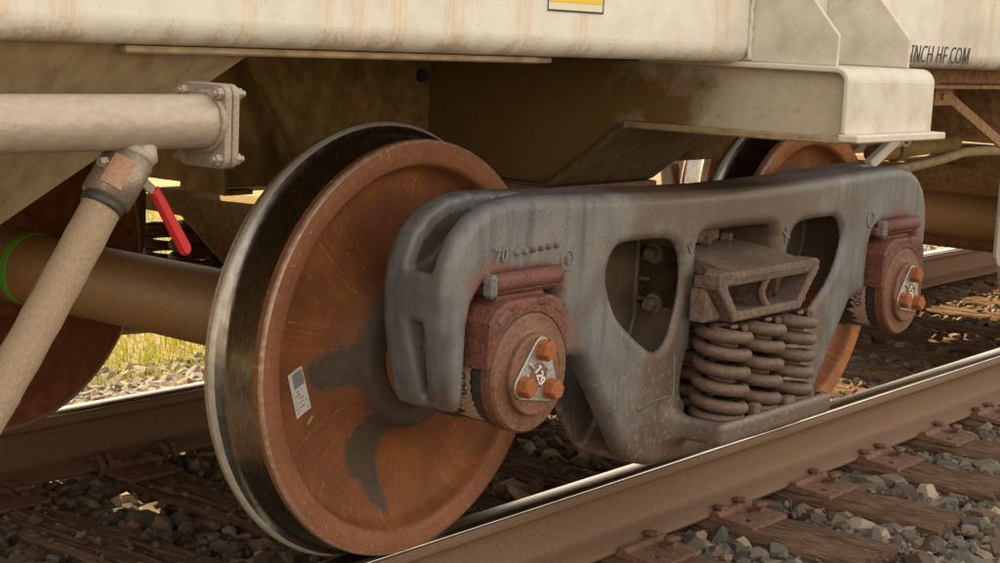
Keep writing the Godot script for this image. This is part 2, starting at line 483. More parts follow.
# ------------------------------------------------------------------ wheelset
func wheel(parent: Node3D, zc: float, mirror: float, face: Material, sticker: bool) -> void:
	var at := Vector3(0, WHEEL_R, zc)
	var front := [Vector2(0.4525, -0.022), Vector2(0.452, -0.007), Vector2(0.4475, -0.0005), Vector2(0.446, 0), Vector2(0.405, 0), Vector2(0.399, -0.004), Vector2(0.394, -0.014), Vector2(0.386, -0.032), Vector2(0.374, -0.043), Vector2(0.35, -0.051), Vector2(0.30, -0.055), Vector2(0.25, -0.052), Vector2(0.215, -0.043), Vector2(0.188, -0.028), Vector2(0.174, -0.012), Vector2(0.168, 0.002), Vector2(0.160, 0.013), Vector2(0.148, 0.018), Vector2(0.095, 0.018)]
	var tread := [Vector2(0.4525, -0.022), Vector2(0.4545, -0.05), Vector2(0.457, -0.08), Vector2(0.4585, -0.092), Vector2(0.4615, -0.099), Vector2(0.467, -0.105), Vector2(0.474, -0.1095), Vector2(0.4795, -0.114), Vector2(0.482, -0.120)]
	var back := [Vector2(0.482, -0.120), Vector2(0.4815, -0.128), Vector2(0.478, -0.135), Vector2(0.466, -0.143), Vector2(0.462, -0.1445), Vector2(0.40, -0.1445), Vector2(0.393, -0.139), Vector2(0.38, -0.112), Vector2(0.35, -0.09), Vector2(0.28, -0.085), Vector2(0.22, -0.091), Vector2(0.175, -0.105), Vector2(0.15, -0.125), Vector2(0.145, -0.152), Vector2(0.095, -0.152)]
	var mb := MB.new()
	mb.lathe(front, Vector3.ZERO, 144, 0.7, mirror, 1.0)
	var w := part("wheel", mb, face, parent, at)
	mb = MB.new()
	mb.lathe([Vector2(0.4527, -0.009), Vector2(0.4524, -0.0062), Vector2(0.4487, -0.0006), Vector2(0.4468, 0.0004)], Vector3.ZERO, 144, 2.0, mirror, 1.0)
	part("worn_edge", mb, M.worn, w)
	mb = MB.new()
	mb.lathe(tread.slice(0, 7), Vector3.ZERO, 144, 1.2, mirror, 1.0)
	part("tread", mb, M.tread, w)
	mb = MB.new()
	mb.lathe(tread.slice(6), Vector3.ZERO, 144, 1.2, mirror, 1.0)
	part("flange_face", mb, M.flange_face, w)
	mb = MB.new()
	mb.lathe(back.slice(0, 5), Vector3.ZERO, 144, 0.9, mirror, 1.0)
	part("flange", mb, M.flange_back, w)
	mb = MB.new()
	mb.lathe(back.slice(4), Vector3.ZERO, 96, 0.9, mirror, 1.0)
	part("back_plate", mb, M.wheel_back, w)
	if sticker:
		var im := Image.create(48, 112, false, Image.FORMAT_RGB8)
		im.fill(lin(0.50, 0.49, 0.47))
		var rng := RandomNumberGenerator.new()
		rng.seed = 4
		for y in 112:
			for x in 48:
				var v := rng.randf_range(-0.05, 0.05)
				im.set_pixel(x, y, lin(0.52 + v, 0.50 + v, 0.48 + v))
		for y in range(6, 44):
			for x in range(12, 46):
				var v := 0.10 + rng.randf() * 0.16
				im.set_pixel(x, y, lin(v, v * 1.02, v * 1.08))
		for row in 6:
			var x0 := 5
			while x0 < 42:
				var wd := rng.randi_range(2, 6)
				if rng.randf() < 0.7: im.fill_rect(Rect2i(x0, 50 + row * 10, mini(wd, 46 - x0), rng.randi_range(3, 6)), lin(0.2, 0.2, 0.21))
				x0 += wd + rng.randi_range(1, 3)
		var sm := StandardMaterial3D.new()
		sm.albedo_texture = ImageTexture.create_from_image(im)
		sm.roughness = 0.6
		sm.texture_repeat = false
		# follows the dish of the plate
		var st := SurfaceTool.new()
		st.begin(Mesh.PRIMITIVE_TRIANGLES)
		var c := [Vector2(-0.331, -0.022), Vector2(-0.291, -0.006), Vector2(-0.26, -0.098), Vector2(-0.30, -0.117)]
		var pt := func(u: float, v: float) -> Vector3:
			var q: Vector2 = c[0].lerp(c[1], u).lerp(c[3].lerp(c[2], u), v)
			var r := q.length()
			var h := -0.055
			for i in range(4, front.size() - 1):
				if r <= front[i].x and r >= front[i + 1].x:
					h = lerpf(front[i].y, front[i + 1].y, (front[i].x - r) / (front[i].x - front[i + 1].x))
			return Vector3(q.x, q.y, (h + 0.0022))
		for i in 4:
			for j in 8:
				for e in [[0, 0], [1, 0], [1, 1], [0, 0], [1, 1], [0, 1]]:
					var u: float = (i + e[0]) / 4.0
					var v: float = (j + e[1]) / 8.0
					st.set_uv(Vector2(u, v))
					st.add_vertex(pt.call(u, v))
		st.generate_normals()
		var s := part("paper_sticker", st.commit(), sm, w)
		tag(s, "white printed paper sticker with a grey block")
		mb = MB.new()
		mb.box(Vector3(-0.262, -0.124, -0.0515), Vector3(0.022, 0.007, 0.002), 0.0005, Basis(Vector3.BACK, 0.9))
		part("glue_scrap", mb, M.hopper, w)

func bearing(parent: Node3D, zj: float, mirror: float, detailed: bool) -> void:
	# zj: where the cup begins, on the wheel side
	var at := Vector3(0, WHEEL_R, 0)
	var mb := MB.new()
	var z := func(v: float) -> float: return zj + mirror * v
	mb.lathe([Vector2(0.0, z.call(0.01)), Vector2(0.116, z.call(0.01)), Vector2(0.1215, z.call(0.016)), Vector2(0.1215, z.call(0.045)), Vector2(0.1175, z.call(0.052)), Vector2(0.1175, z.call(0.15)), Vector2(0.1215, z.call(0.156)), Vector2(0.1215, z.call(0.182)), Vector2(0.0, z.call(0.182))], Vector3.ZERO, 64, 0.5)
	var b := part("bearing", mb, M.bearing, parent, at)
	mb = MB.new()
	mb.lathe([Vector2(0.0, z.call(-0.085)), Vector2(0.112, z.call(-0.085)), Vector2(0.118, z.call(-0.078)), Vector2(0.118, z.call(-0.03)), Vector2(0.108, z.call(-0.004)), Vector2(0.108, z.call(0.012)), Vector2(0.0, z.call(0.012))], Vector3.ZERO, 64, 0.5)
	part("backing_ring", mb, M.orange, b)
	if not detailed: return
	mb = MB.new()
	mb.lathe([Vector2(0.0, z.call(0.176)), Vector2(0.119, z.call(0.176)), Vector2(0.1245, z.call(0.181)), Vector2(0.1245, z.call(0.206)), Vector2(0.1195, z.call(0.212)), Vector2(0.092, z.call(0.2125)), Vector2(0.088, z.call(0.214)), Vector2(0.0, z.call(0.214))], Vector3.ZERO, 72, 0.5)
	part("seal_ring", mb, M.cap, b)
	mb = MB.new()
	mb.lathe([Vector2(0.0, z.call(0.21)), Vector2(0.086, z.call(0.21)), Vector2(0.086, z.call(0.224)), Vector2(0.083, z.call(0.228)), Vector2(0.078, z.call(0.2285)), Vector2(0.075, z.call(0.226)), Vector2(0.0, z.call(0.2255))], Vector3.ZERO, 64, 0.5)
	part("end_cap", mb, M.cap, b)
	# locking plate: rounded triangle with a round hole
	var zp: float = z.call(0.2265)
	var poly := PackedVector2Array()
	for k in 3:
		var c := Vector2.from_angle(deg_to_rad(80.0 + 120.0 * k)) * 0.052
		for j in 7:
			poly.append(c + Vector2.from_angle(deg_to_rad(80.0 + 120.0 * k - 60.0 + 20.0 * j)) * 0.027)
	mb = MB.new()
	mb.prism(poly, zp, zp + 0.0045, 0.001)
	part("locking_plate", mb, M.lockplate, b)
	mb = MB.new()
	mb.lathe([Vector2(0.0, zp + 0.004), Vector2(0.0265, zp + 0.004), Vector2(0.0265, zp + 0.0062), Vector2(0.024, zp + 0.0075), Vector2(0.0, zp + 0.0076)], Vector3.ZERO, 32, 0.5)
	part("center_plug", mb, M.cap, b)
	for k in 3:
		var c := Vector2.from_angle(deg_to_rad(80.0 + 120.0 * k)) * 0.052
		mb = MB.new()
		mb.hexbolt(Vector3(c.x, c.y, zp + 0.004), 0.0215, 0.026, Basis(Vector3.BACK, 0.3 + k))
		mb.lathe([Vector2(0.0225, zp + 0.003), Vector2(0.0225, zp + 0.0065), Vector2(0.0, zp + 0.0066)], Vector3(c.x, c.y, 0), 24)
		part("cap_bolt", mb, M.orange, b)
		var ta := Vector2.from_angle(deg_to_rad(80.0 + 120.0 * k + 60.0)) * 0.034
		mb = MB.new()
		mb.box(Vector3(ta.x, ta.y, zp + 0.007), Vector3(0.016, 0.007, 0.006), 0.001, Basis(Vector3.BACK, deg_to_rad(140.0 + 120.0 * k)))
		part("locking_tab", mb, M.lockplate, b)
	# torn foil label round the cup, on the left
	var r := 0.1192
	var im := Image.create(64, 128, false, Image.FORMAT_RGBA8)
	for y in 128:
		for x in 64:
			var v := noise_b.get_noise_2d(x * 2.2, y * 1.2)
			var u := noise_a.get_noise_2d(x * 1.4 + 300, y * 3.0)
			var col := Color(0.62, 0.56, 0.46)
			if v > 0.12: col = Color(0.42, 0.16, 0.08)
			if u > 0.28: col = Color(0.5, 0.34, 0.2)
			if v < -0.32: col = Color(0.16, 0.1, 0.08)
			im.set_pixel(x, y, Color(col.r, col.g, col.b).linear_to_srgb())
	var fm := StandardMaterial3D.new()
	fm.albedo_texture = ImageTexture.create_from_image(im)
	fm.roughness = 0.5
	fm.texture_repeat = false
	var st := SurfaceTool.new()
	st.begin(Mesh.PRIMITIVE_TRIANGLES)
	var rows := 22
	var edge := func(j: int) -> Vector2: return Vector2(0.105 + 0.012 * sin(j * 2.1) + 0.006 * sin(j * 5.3), 0.150 + 0.003 * sin(j * 3.7))
	for j in rows:
		for e in [[0, 0], [1, 0], [1, 1], [0, 0], [1, 1], [0, 1]]:
			var row: int = j + e[1]
			var ang := deg_to_rad(158.0 + 3.6 * row)
			var ed: Vector2 = edge.call(row)
			var zz: float = zj + (ed.x if e[0] == 0 else ed.y)
			st.set_uv(Vector2(e[0], float(row) / rows))
			st.add_vertex(Vector3(cos(ang) * r, sin(ang) * r, zz))
	st.generate_normals()
	part("torn_label", st.commit(), fm, b)
	var bend := func(v: Vector3) -> Vector3:
		var ang := deg_to_rad(189.0) + v.x / r
		var rr: float = r + 0.0012 + v.z
		return Vector3(cos(ang) * rr, sin(ang) * rr, zj + 0.128 + v.y)
	part("lettering", bent_text("020", 0.022, bend, 0.0008), M.black_ink, b)
	var t := MeshInstance3D.new()
	t.mesh = text_mesh("129", 0.022, 0.0008, true)
	t.material_override = M.white_ink
	t.name = "lettering"
	b.add_child(t, true)
	t.position = Vector3(0.001, 0.0, zp + 0.0082)
	t.rotation.z = deg_to_rad(-62.0)
	t.scale = Vector3(0.9, 1.0, 1)

func wheelset(x: float, face: Material, label: String, detailed: bool, sticker: bool) -> Node3D:
	var o := base("wheelset", Vector3(x, 0, 0))
	tag(o, label, "wheelset", "wheelsets on the rails")
	wheel(o, 0.0665, 1.0, face, sticker)
	wheel(o, FAR_RAIL - 0.0665, -1.0, M.wheel_back, false)
	var mb := MB.new()
	mb.lathe([Vector2(0.0, -1.85), Vector2(0.075, -1.85), Vector2(0.075, -1.6), Vector2(0.108, -1.59), Vector2(0.108, -1.41), Vector2(0.104, -1.385), Vector2(0.098, -1.35), Vector2(0.0955, -1.25), Vector2(0.0935, -0.76), Vector2(0.0955, -0.26), Vector2(0.098, -0.15), Vector2(0.108, -0.1), Vector2(0.108, 0.085), Vector2(0.075, 0.095), Vector2(0.075, 0.37), Vector2(0.0, 0.37)], Vector3.ZERO, 64, 0.35)
	part("axle", mb, M.axle, o, Vector3(0, WHEEL_R, 0))
	bearing(o, 0.168, 1.0, detailed)
	bearing(o, FAR_RAIL - 0.168, -1.0, false)
	return o

# ------------------------------------------------------------------ side frame: one casting, meshed from a distance field
var sf_outer := PackedVector2Array()
var sf_window := PackedVector2Array()
var sf_spring := PackedVector2Array()

func smooth_loop(p: PackedVector2Array, per := 4) -> PackedVector2Array:
	var out := PackedVector2Array()
	var n := p.size()
	for i in n:
		for k in per:
			out.append(p[i].cubic_interpolate(p[(i + 1) % n], p[(i + n - 1) % n], p[(i + 2) % n], float(k) / per))
	return out

func smin(a: float, b: float, k: float) -> float:
	var h := maxf(k - absf(a - b), 0.0) / k
	return minf(a, b) - h * h * k * 0.25

func smax(a: float, b: float, k: float) -> float:
	return -smin(-a, -b, k)

func rbox(p: Vector3, h: Vector3, r: float) -> float:
	var q := p.abs() - h + Vector3.ONE * r
	return Vector3(maxf(q.x, 0), maxf(q.y, 0), maxf(q.z, 0)).length() + minf(maxf(q.x, maxf(q.y, q.z)), 0.0) - r

const SLOT := [Vector2(0.02, 0.822), Vector2(-0.05, 0.82), Vector2(-0.105, 0.812), Vector2(-0.155, 0.79), Vector2(-0.198, 0.758)]

func sf_dist(d2: float, dn: float, dw: float, xm: float, y: float, z: float) -> float:
	var az := absf(z)
	var h := 0.089
	var r := 0.027
	if z < -0.055: d2 = dn
	var q := Vector2(d2 + r, az - h + r)
	var d := minf(maxf(q.x, q.y), 0.0) + Vector2(maxf(q.x, 0), maxf(q.y, 0)).length() - r
	# members are hollow and open towards the window
	if dw < 0.11:
		d = smax(d, -maxf(dn + 0.022, maxf(az - 0.071, dw - 0.075)), 0.010)
	# flare of the lower chord that carries the springs
	if y < 0.42 and xm > 0.4:
		var seat := rbox(Vector3(0.885 - xm, y - 0.240, z), Vector3(0.275, 0.027, 0.234), 0.012)
		d = smin(d, seat, 0.06)
		var pocket := rbox(Vector3(0.885 - xm, y - 0.341, z), Vector3(0.215 if az < 0.095 else 0.25, 0.102, 0.216), 0.02)
		d = maxf(d, -pocket)
	# hollow ends
	if xm < 0.1:
		var p := Vector2(xm, y)
		if y > 0.6:
			var best := 1e9
			for i in 4:
				var a: Vector2 = SLOT[i]
				var b: Vector2 = SLOT[i + 1]
				var t := clampf((p - a).dot(b - a) / (b - a).length_squared(), 0.0, 1.0)
				var wz := lerpf(0.008, 0.034, sqrt(clampf((i + t) / 2.6, 0.0, 1.0)))
				var q2 := Vector2(p.distance_to(a.lerp(b, t)) - 0.078, absf(z - 0.008) - wz + 0.012)
				best = minf(best, Vector2(maxf(q2.x, 0), maxf(q2.y, 0)).length() + minf(maxf(q2.x, q2.y), 0.0) - 0.012)
			d = smax(d, -best, 0.016)
		else:
			var a2 := Vector2(-0.230, 0.522)
			var b2 := Vector2(-0.203, 0.45)
			var t2 := clampf((p - a2).dot(b2 - a2) / (b2 - a2).length_squared(), 0.0, 1.0)
			var wz2 := lerpf(0.019, 0.009, t2)
			var q4 := Vector2(p.distance_to(a2.lerp(b2, t2)) - 0.042, absf(z - 0.006) - wz2 + 0.008)
			d = smax(d, -(Vector2(maxf(q4.x, 0), maxf(q4.y, 0)).length() + minf(maxf(q4.x, q4.y), 0.0) - 0.008), 0.014)
	# slots in the side of the diagonals
	if xm > 0.15 and xm < 0.58 and y < 0.55:
		var a3 := Vector2(0.298, 0.418)
		var b3 := Vector2(0.415, 0.268)
		var p3 := Vector2(xm, y)
		var t3 := clampf((p3 - a3).dot(b3 - a3) / (b3 - a3).length_squared(), 0.0, 1.0)
		var q5 := Vector2(p3.distance_to(a3.lerp(b3, t3)) - 0.080, absf(z + 0.010) - 0.034)
		d = smax(d, -(Vector2(maxf(q5.x, 0), maxf(q5.y, 0)).length() + minf(maxf(q5.x, q5.y), 0.0) - 0.012), 0.014)
	return d

func side_frame_mesh() -> ArrayMesh:
	sf_outer = PackedVector2Array([Vector2(1.5, 0.79), Vector2(0.885, 0.791), Vector2(0.6, 0.795), Vector2(0.4, 0.801), Vector2(0.2, 0.808), Vector2(0.06, 0.813), Vector2(-0.03, 0.813), Vector2(-0.095, 0.803), Vector2(-0.15, 0.778), Vector2(-0.192, 0.74), Vector2(-0.218, 0.69), Vector2(-0.228, 0.63), Vector2(-0.223, 0.56), Vector2(-0.205, 0.48), Vector2(-0.186, 0.415), Vector2(-0.172, 0.388), Vector2(-0.158, 0.388), Vector2(-0.150, 0.43), Vector2(-0.148, 0.56), Vector2(-0.138, 0.605), Vector2(-0.11, 0.638), Vector2(-0.07, 0.652), Vector2(0.09, 0.654), Vector2(0.13, 0.638), Vector2(0.15, 0.60), Vector2(0.155, 0.54), Vector2(0.157, 0.475), Vector2(0.168, 0.458), Vector2(0.215, 0.455), Vector2(0.245, 0.445), Vector2(0.30, 0.375), Vector2(0.38, 0.272), Vector2(0.425, 0.21), Vector2(0.47, 0.172), Vector2(0.55, 0.150), Vector2(0.777, 0.138), Vector2(0.885, 0.136), Vector2(1.5, 0.136)])
	sf_window = smooth_loop(PackedVector2Array([Vector2(0.33, 0.61), Vector2(0.336, 0.655), Vector2(0.365, 0.682), Vector2(0.42, 0.687), Vector2(0.55, 0.684), Vector2(0.60, 0.666), Vector2(0.624, 0.615), Vector2(0.622, 0.55), Vector2(0.592, 0.465), Vector2(0.56, 0.435), Vector2(0.52, 0.435), Vector2(0.44, 0.482), Vector2(0.37, 0.537)]), 2)
	sf_spring = PackedVector2Array([Vector2(0.697, 0.66), Vector2(0.708, 0.682), Vector2(0.74, 0.692), Vector2(0.885, 0.694), Vector2(1.5, 0.694), Vector2(1.5, 0.19), Vector2(0.69, 0.19), Vector2(0.678, 0.25), Vector2(0.668, 0.30), Vector2(0.668, 0.36), Vector2(0.682, 0.395), Vector2(0.695, 0.42), Vector2(0.697, 0.5)])
	var cell := 0.0055
	var nx := 424
	var ny := 132
	var nz := 92
	var o := Vector3(-nx * cell * 0.5, 0.118, -nz * cell * 0.5)
	var sx := nx + 1
	var sy := ny + 1
	var flat := PackedFloat32Array()
	flat.resize(sx * sy)
	var solid := PackedFloat32Array()
	solid.resize(sx * sy)
	var win := PackedFloat32Array()
	win.resize(sx * sy)
	win.fill(1.0)
	for j in sy:
		for i in nx / 2 + 1:
			var xm := 0.885 - absf(o.x + i * cell)
			var p := Vector2(xm, o.y + j * cell)
			var d := poly_dist(p, sf_outer)
			if d < 0.12:
				if xm > 0.55: d = maxf(d, -poly_dist(p, sf_spring))
			for at in [j * sx + i, j * sx + nx - i]: solid[at] = d
			if d < 0.12 and xm > 0.15 and xm < 0.75:
				var w := poly_dist(p, sf_window)
				d = maxf(d, -w)
				for at in [j * sx + i, j * sx + nx - i]: win[at] = w
			flat[j * sx + i] = d
			flat[j * sx + nx - i] = d
	var val := PackedFloat32Array()
	val.resize(sx * sy * (nz + 1))
	val.fill(1e9)
	var cells := PackedInt32Array()
	var near := 4 * cell * 0.87 + 0.022
	for bk in nz / 4:
		for bj in ny / 4:
			for bi in nx / 4:
				var ci := bi * 4 + 2
				var cj := bj * 4 + 2
				var pc := o + Vector3(ci, cj, bk * 4 + 2) * cell
				if absf(sf_dist(flat[cj * sx + ci], solid[cj * sx + ci], win[cj * sx + ci], 0.885 - absf(pc.x), pc.y, pc.z)) > near: continue
				for k in 5:
					for j in 5:
						for i in 5:
							var gi := bi * 4 + i
							var gj := bj * 4 + j
							var gk := bk * 4 + k
							var at := (gk * sy + gj) * sx + gi
							if val[at] > 1e8:
								val[at] = sf_dist(flat[gj * sx + gi], solid[gj * sx + gi], win[gj * sx + gi], 0.885 - absf(o.x + gi * cell), o.y + gj * cell, o.z + gk * cell)
							if i < 4 and j < 4 and k < 4: cells.append(at)
	var vid := {}
	var verts := PackedVector3Array()
	var offs := [0, 1, sx, sx + 1, sx * sy, sx * sy + 1, sx * sy + sx, sx * sy + sx + 1]
	var edges := [[0, 1], [2, 3], [4, 5], [6, 7], [0, 2], [1, 3], [4, 6], [5, 7], [0, 4], [1, 5], [2, 6], [3, 7]]
	for at in cells:
		var mask := 0
		for k in 8:
			if val[at + offs[k]] < 0.0: mask |= 1 << k
		if mask == 0 or mask == 255: continue
		var i := at % sx
		var j := (at / sx) % sy
		var k2 := at / (sx * sy)
		var s := Vector3.ZERO
		var cnt := 0
		for e in edges:
			var va := val[at + offs[e[0]]]
			var vb := val[at + offs[e[1]]]
			if (va < 0.0) != (vb < 0.0):
				var t := va / (va - vb)
				var pa := Vector3(e[0] & 1, (e[0] >> 1) & 1, (e[0] >> 2) & 1)
				var pb := Vector3(e[1] & 1, (e[1] >> 1) & 1, (e[1] >> 2) & 1)
				s += pa.lerp(pb, t)
				cnt += 1
		vid[at] = verts.size()
		verts.append(o + (Vector3(i, j, k2) + s / cnt) * cell)
	var st := SurfaceTool.new()
	st.begin(Mesh.PRIMITIVE_TRIANGLES)
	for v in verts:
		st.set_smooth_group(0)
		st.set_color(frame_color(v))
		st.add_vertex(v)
	for at in vid:
		# the three lattice edges that leave this cell's first corner
		for ax in 3:
			var step: int = [1, sx, sx * sy][ax]
			var b1: int = [sx, sx * sy, 1][ax]
			var b2: int = [sx * sy, 1, sx][ax]
			var va := val[at]
			var vb := val[at + step]
			if (va < 0.0) == (vb < 0.0): continue
			if not (vid.has(at - b1) and vid.has(at - b2) and vid.has(at - b1 - b2)): continue
			var q := [vid[at], vid[at - b1], vid[at - b1 - b2], vid[at - b2]]
			if va < 0.0:
				for k in [0, 2, 1, 0, 3, 2]: st.add_index(q[k])
			else:
				for k in [0, 1, 2, 0, 2, 3]: st.add_index(q[k])
	st.generate_normals()
	return st.commit()

# paint, rust and caked dirt on the casting
func frame_color(v: Vector3) -> Color:
	var x := v.x + 0.885
	var xm := 0.885 - absf(v.x)
	var n := noise_a.get_noise_3d(v.x * 14.0, v.y * 14.0, v.z * 14.0)
	var n2 := noise_b.get_noise_3d(v.x * 130.0, v.y * 130.0, v.z * 130.0)
	var c := Vector3(0.165, 0.164, 0.165)
	c = c.lerp(Vector3(0.118, 0.124, 0.137), clampf(0.5 + n * 1.6, 0, 1))
	# runs of dirty water down the faces
	var run := noise_a.get_noise_3d(v.x * 70.0, v.y * 5.0, v.z * 70.0)
	c *= 1.0 - 0.35 * clampf(run * 2.2 - 0.15, 0.0, 1.0)
	if run < -0.3 and n2 > 0.0: c = c.lerp(Vector3(0.22, 0.15, 0.105), 0.4)
	# brown grime over the middle and the foot
	var k := clampf((xm - 0.25) / 0.35 + n * 1.2 + n2 * 0.4, 0.0, 1.0) * 0.85
	k = maxf(k, clampf((0.42 - v.y) / 0.2 + n * 1.0, 0.0, 1.0) * 0.8 * clampf((xm - 0.1) * 5.0, 0.0, 1.0))
	c = c.lerp(Vector3(0.115, 0.077, 0.054), k)
	# darker brown wall inside the hollow members
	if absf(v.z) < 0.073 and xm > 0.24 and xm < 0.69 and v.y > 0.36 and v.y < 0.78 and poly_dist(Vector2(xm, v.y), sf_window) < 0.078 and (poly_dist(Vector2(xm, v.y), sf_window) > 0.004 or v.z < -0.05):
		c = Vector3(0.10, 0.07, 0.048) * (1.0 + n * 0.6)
	# slots of the ends and flanks: shade of their depth painted in
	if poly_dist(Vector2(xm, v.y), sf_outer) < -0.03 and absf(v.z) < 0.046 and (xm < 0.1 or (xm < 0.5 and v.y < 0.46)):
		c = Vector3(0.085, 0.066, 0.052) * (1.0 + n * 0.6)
	# red rust round the pedestal opening
	var e := Vector2(xm - clampf(xm, -0.13, 0.13), v.y - clampf(v.y, 0.40, 0.64)).length()
	c = c.lerp(Vector3(0.19, 0.078, 0.054), clampf(1.05 - e / 0.055 + n * 1.8 + n2 * 0.5, 0.0, 1.0) * (0.8 if v.z > 0.04 else 0.25))
	# caked tan dirt
	if v.y < 0.40 and xm > 0.2 and n2 > 0.40 - n * 0.2: c = c.lerp(Vector3(0.32, 0.245, 0.165), 0.5)
	if n2 < -0.5: c = c.lerp(Vector3(0.14, 0.11, 0.095), 0.4)
	return Color(c.x, c.y, c.z)

func side_frame() -> void:
	var o := base("truck_sideframe", Vector3(0.885, 0, 0.248))
	tag(o, "grey cast steel truck side frame facing the viewer, bridging both journal boxes", "side frame", "truck side frames")
	var shape := side_frame_mesh()
	part("casting", shape, M.frame, o)
	M.lettering = surf([[0.0, 0.10, 0.095, 0.09], [1.0, 0.24, 0.235, 0.23]], Vector3.ONE * 5.0, 0.7, 0.0, 0.05, 0.03, 51)
	var f := 0.0895
	# cast figures and pips
	var add_text := func(s: String, x: float, y: float, h: float, turn := 0.0) -> void:
		var t := MeshInstance3D.new()
		t.mesh = text_mesh(s, h, 0.008, true)
		t.material_override = M.lettering
		t.name = "cast_lettering"
		o.add_child(t, true)
		t.position = Vector3(x - 0.885, y, f)
		t.rotation.z = turn
	add_text.call("70", -0.065, 0.700, 0.03)
	for i in 6:
		var mb := MB.new()
		var r := 0.006 if i > 1 else 0.0075
		mb.lathe([Vector2(r, 0.0), Vector2(r, 0.004), Vector2(r * 0.6, 0.009), Vector2(0.0, 0.0095)], Vector3(-0.012 + i * 0.0265 - 0.885, 0.702 + i * 0.001, f - 0.001), 14, 1.0)
		part("cast_pip", mb, M.spike if i > 1 else M.lettering, o)
	for s in [0.165, 1.605]:
		var mb := MB.new()
		var ring := []
		for i in 25: ring.append(Vector3(s - 0.885 + cos(TAU * i / 24) * 0.021, 0.672 + sin(TAU * i / 24) * 0.021, f))
		mb.tube(ring, 0.0032, 6, false)
		part("cast_ring", mb, M.lettering, o)
	add_text.call("C", 0.165, 0.672, 0.018)
	add_text.call("V", 0.655, 0.66, 0.024, 0.3)
	add_text.call("X", 1.118, 0.66, 0.03, 0.5)
	# roof liner bars in the pedestal openings
	for s in [-0.885, 0.885]:
		var mb := MB.new()
		var cx: float = s
		mb.box(Vector3(cx + 0.012 * signf(-s) , 0.632, 0.0), Vector3(0.225, 0.028, 0.20), 0.008)
		part("pedestal_liner", mb, M.adapter, o)
		mb = MB.new()
		mb.tube([Vector3(cx - 0.092, 0.645, 0.092), Vector3(cx - 0.09, 0.645, 0.092), Vector3(cx + 0.128, 0.647, 0.092), Vector3(cx + 0.13, 0.647, 0.092)], [0.014, 0.0195, 0.0195, 0.014], 20)
		part("pedestal_lip", mb, M.adapter, o)
		mb = MB.new()
		mb.box(Vector3(cx - 0.098, 0.640, 0.094), Vector3(0.02, 0.05, 0.034), 0.008)
		part("lip_end", mb, M.lettering, o)
	# wear plates on the columns with their bolt heads
	for s in [-1.0, 1.0]:
		var mb := MB.new()
		var px: float = s * 0.200
		mb.box(Vector3(px, 0.555, 0.0), Vector3(0.020, 0.255, 0.138), 0.004)
		var pl := part("wear_plate", mb, M.grime, o)
		for b in [[0.635, -0.02], [0.512, -0.015]]:
			mb = MB.new()
			var turn := Basis(Vector3.UP, s * PI / 2)
			mb.hexbolt(Vector3(px + s * 0.012, b[0], b[1]), 0.0165, 0.03, turn)
			mb.lathe([Vector2(0.025, -0.003), Vector2(0.025, 0.005), Vector2(0.0, 0.0055)], Vector3(px + s * 0.011, b[0], b[1]), 20, 0.6, 1.0, 1.0, turn)
			part("plate_bolt", mb, M.bolster, pl)
		for b in 3:
			mb = MB.new()
			mb.box(Vector3(px + s * 0.013, 0.62 - 0.05 * b, -0.045), Vector3(0.012, 0.010, 0.03), 0.003)
			part("plate_rib", mb, M.grime, pl)
	# casting seams and the weld run on the foot
	var seam := MB.new()
	seam.tube([Vector3(-0.415, 0.30, 0.0905), Vector3(-0.36, 0.312, 0.091), Vector3(-0.28, 0.313, 0.0895)], 0.004, 6)
	part("weld_seam", seam, M.bolster, o)
	seam = MB.new()
	seam.tube([Vector3(-0.27, 0.41, 0.0895), Vector3(-0.268, 0.36, 0.0905), Vector3(-0.267, 0.31, 0.091)], 0.0025, 6)
	part("weld_seam", seam, M.lettering, o)
	var end_bolts := MB.new()
	for b in [[0.955, 0.755], [1.03, 0.69]]:
		end_bolts = MB.new()
		end_bolts.lathe([Vector2(0.012, 0.0), Vector2(0.012, 0.005), Vector2(0.006, 0.008), Vector2(0.0, 0.008)], Vector3(b[0], b[1], 0.077), 14)
		part("cast_pip", end_bolts, M.lettering, o)
	# the same casting on the far side of the truck
	var q := base("truck_sideframe", Vector3(0.885, 0, FAR_RAIL - 0.248))
	tag(q, "dim cast steel side frame on the far side of the truck, under the car", "side frame", "truck side frames")
	part("casting", shape, M.frame, q)
	for z in [FAR_RAIL - 0.248, 0.248]:  # added to the next truck to shade the ties at the right
		q = base("truck_sideframe", Vector3(4.985, 0, z))
		tag(q, "added side frame of the next car's truck, on its %s side, out past the brown axle" % ("far" if z < 0 else "near"), "side frame", "truck side frames")
		part("casting", shape, M.frame, q)

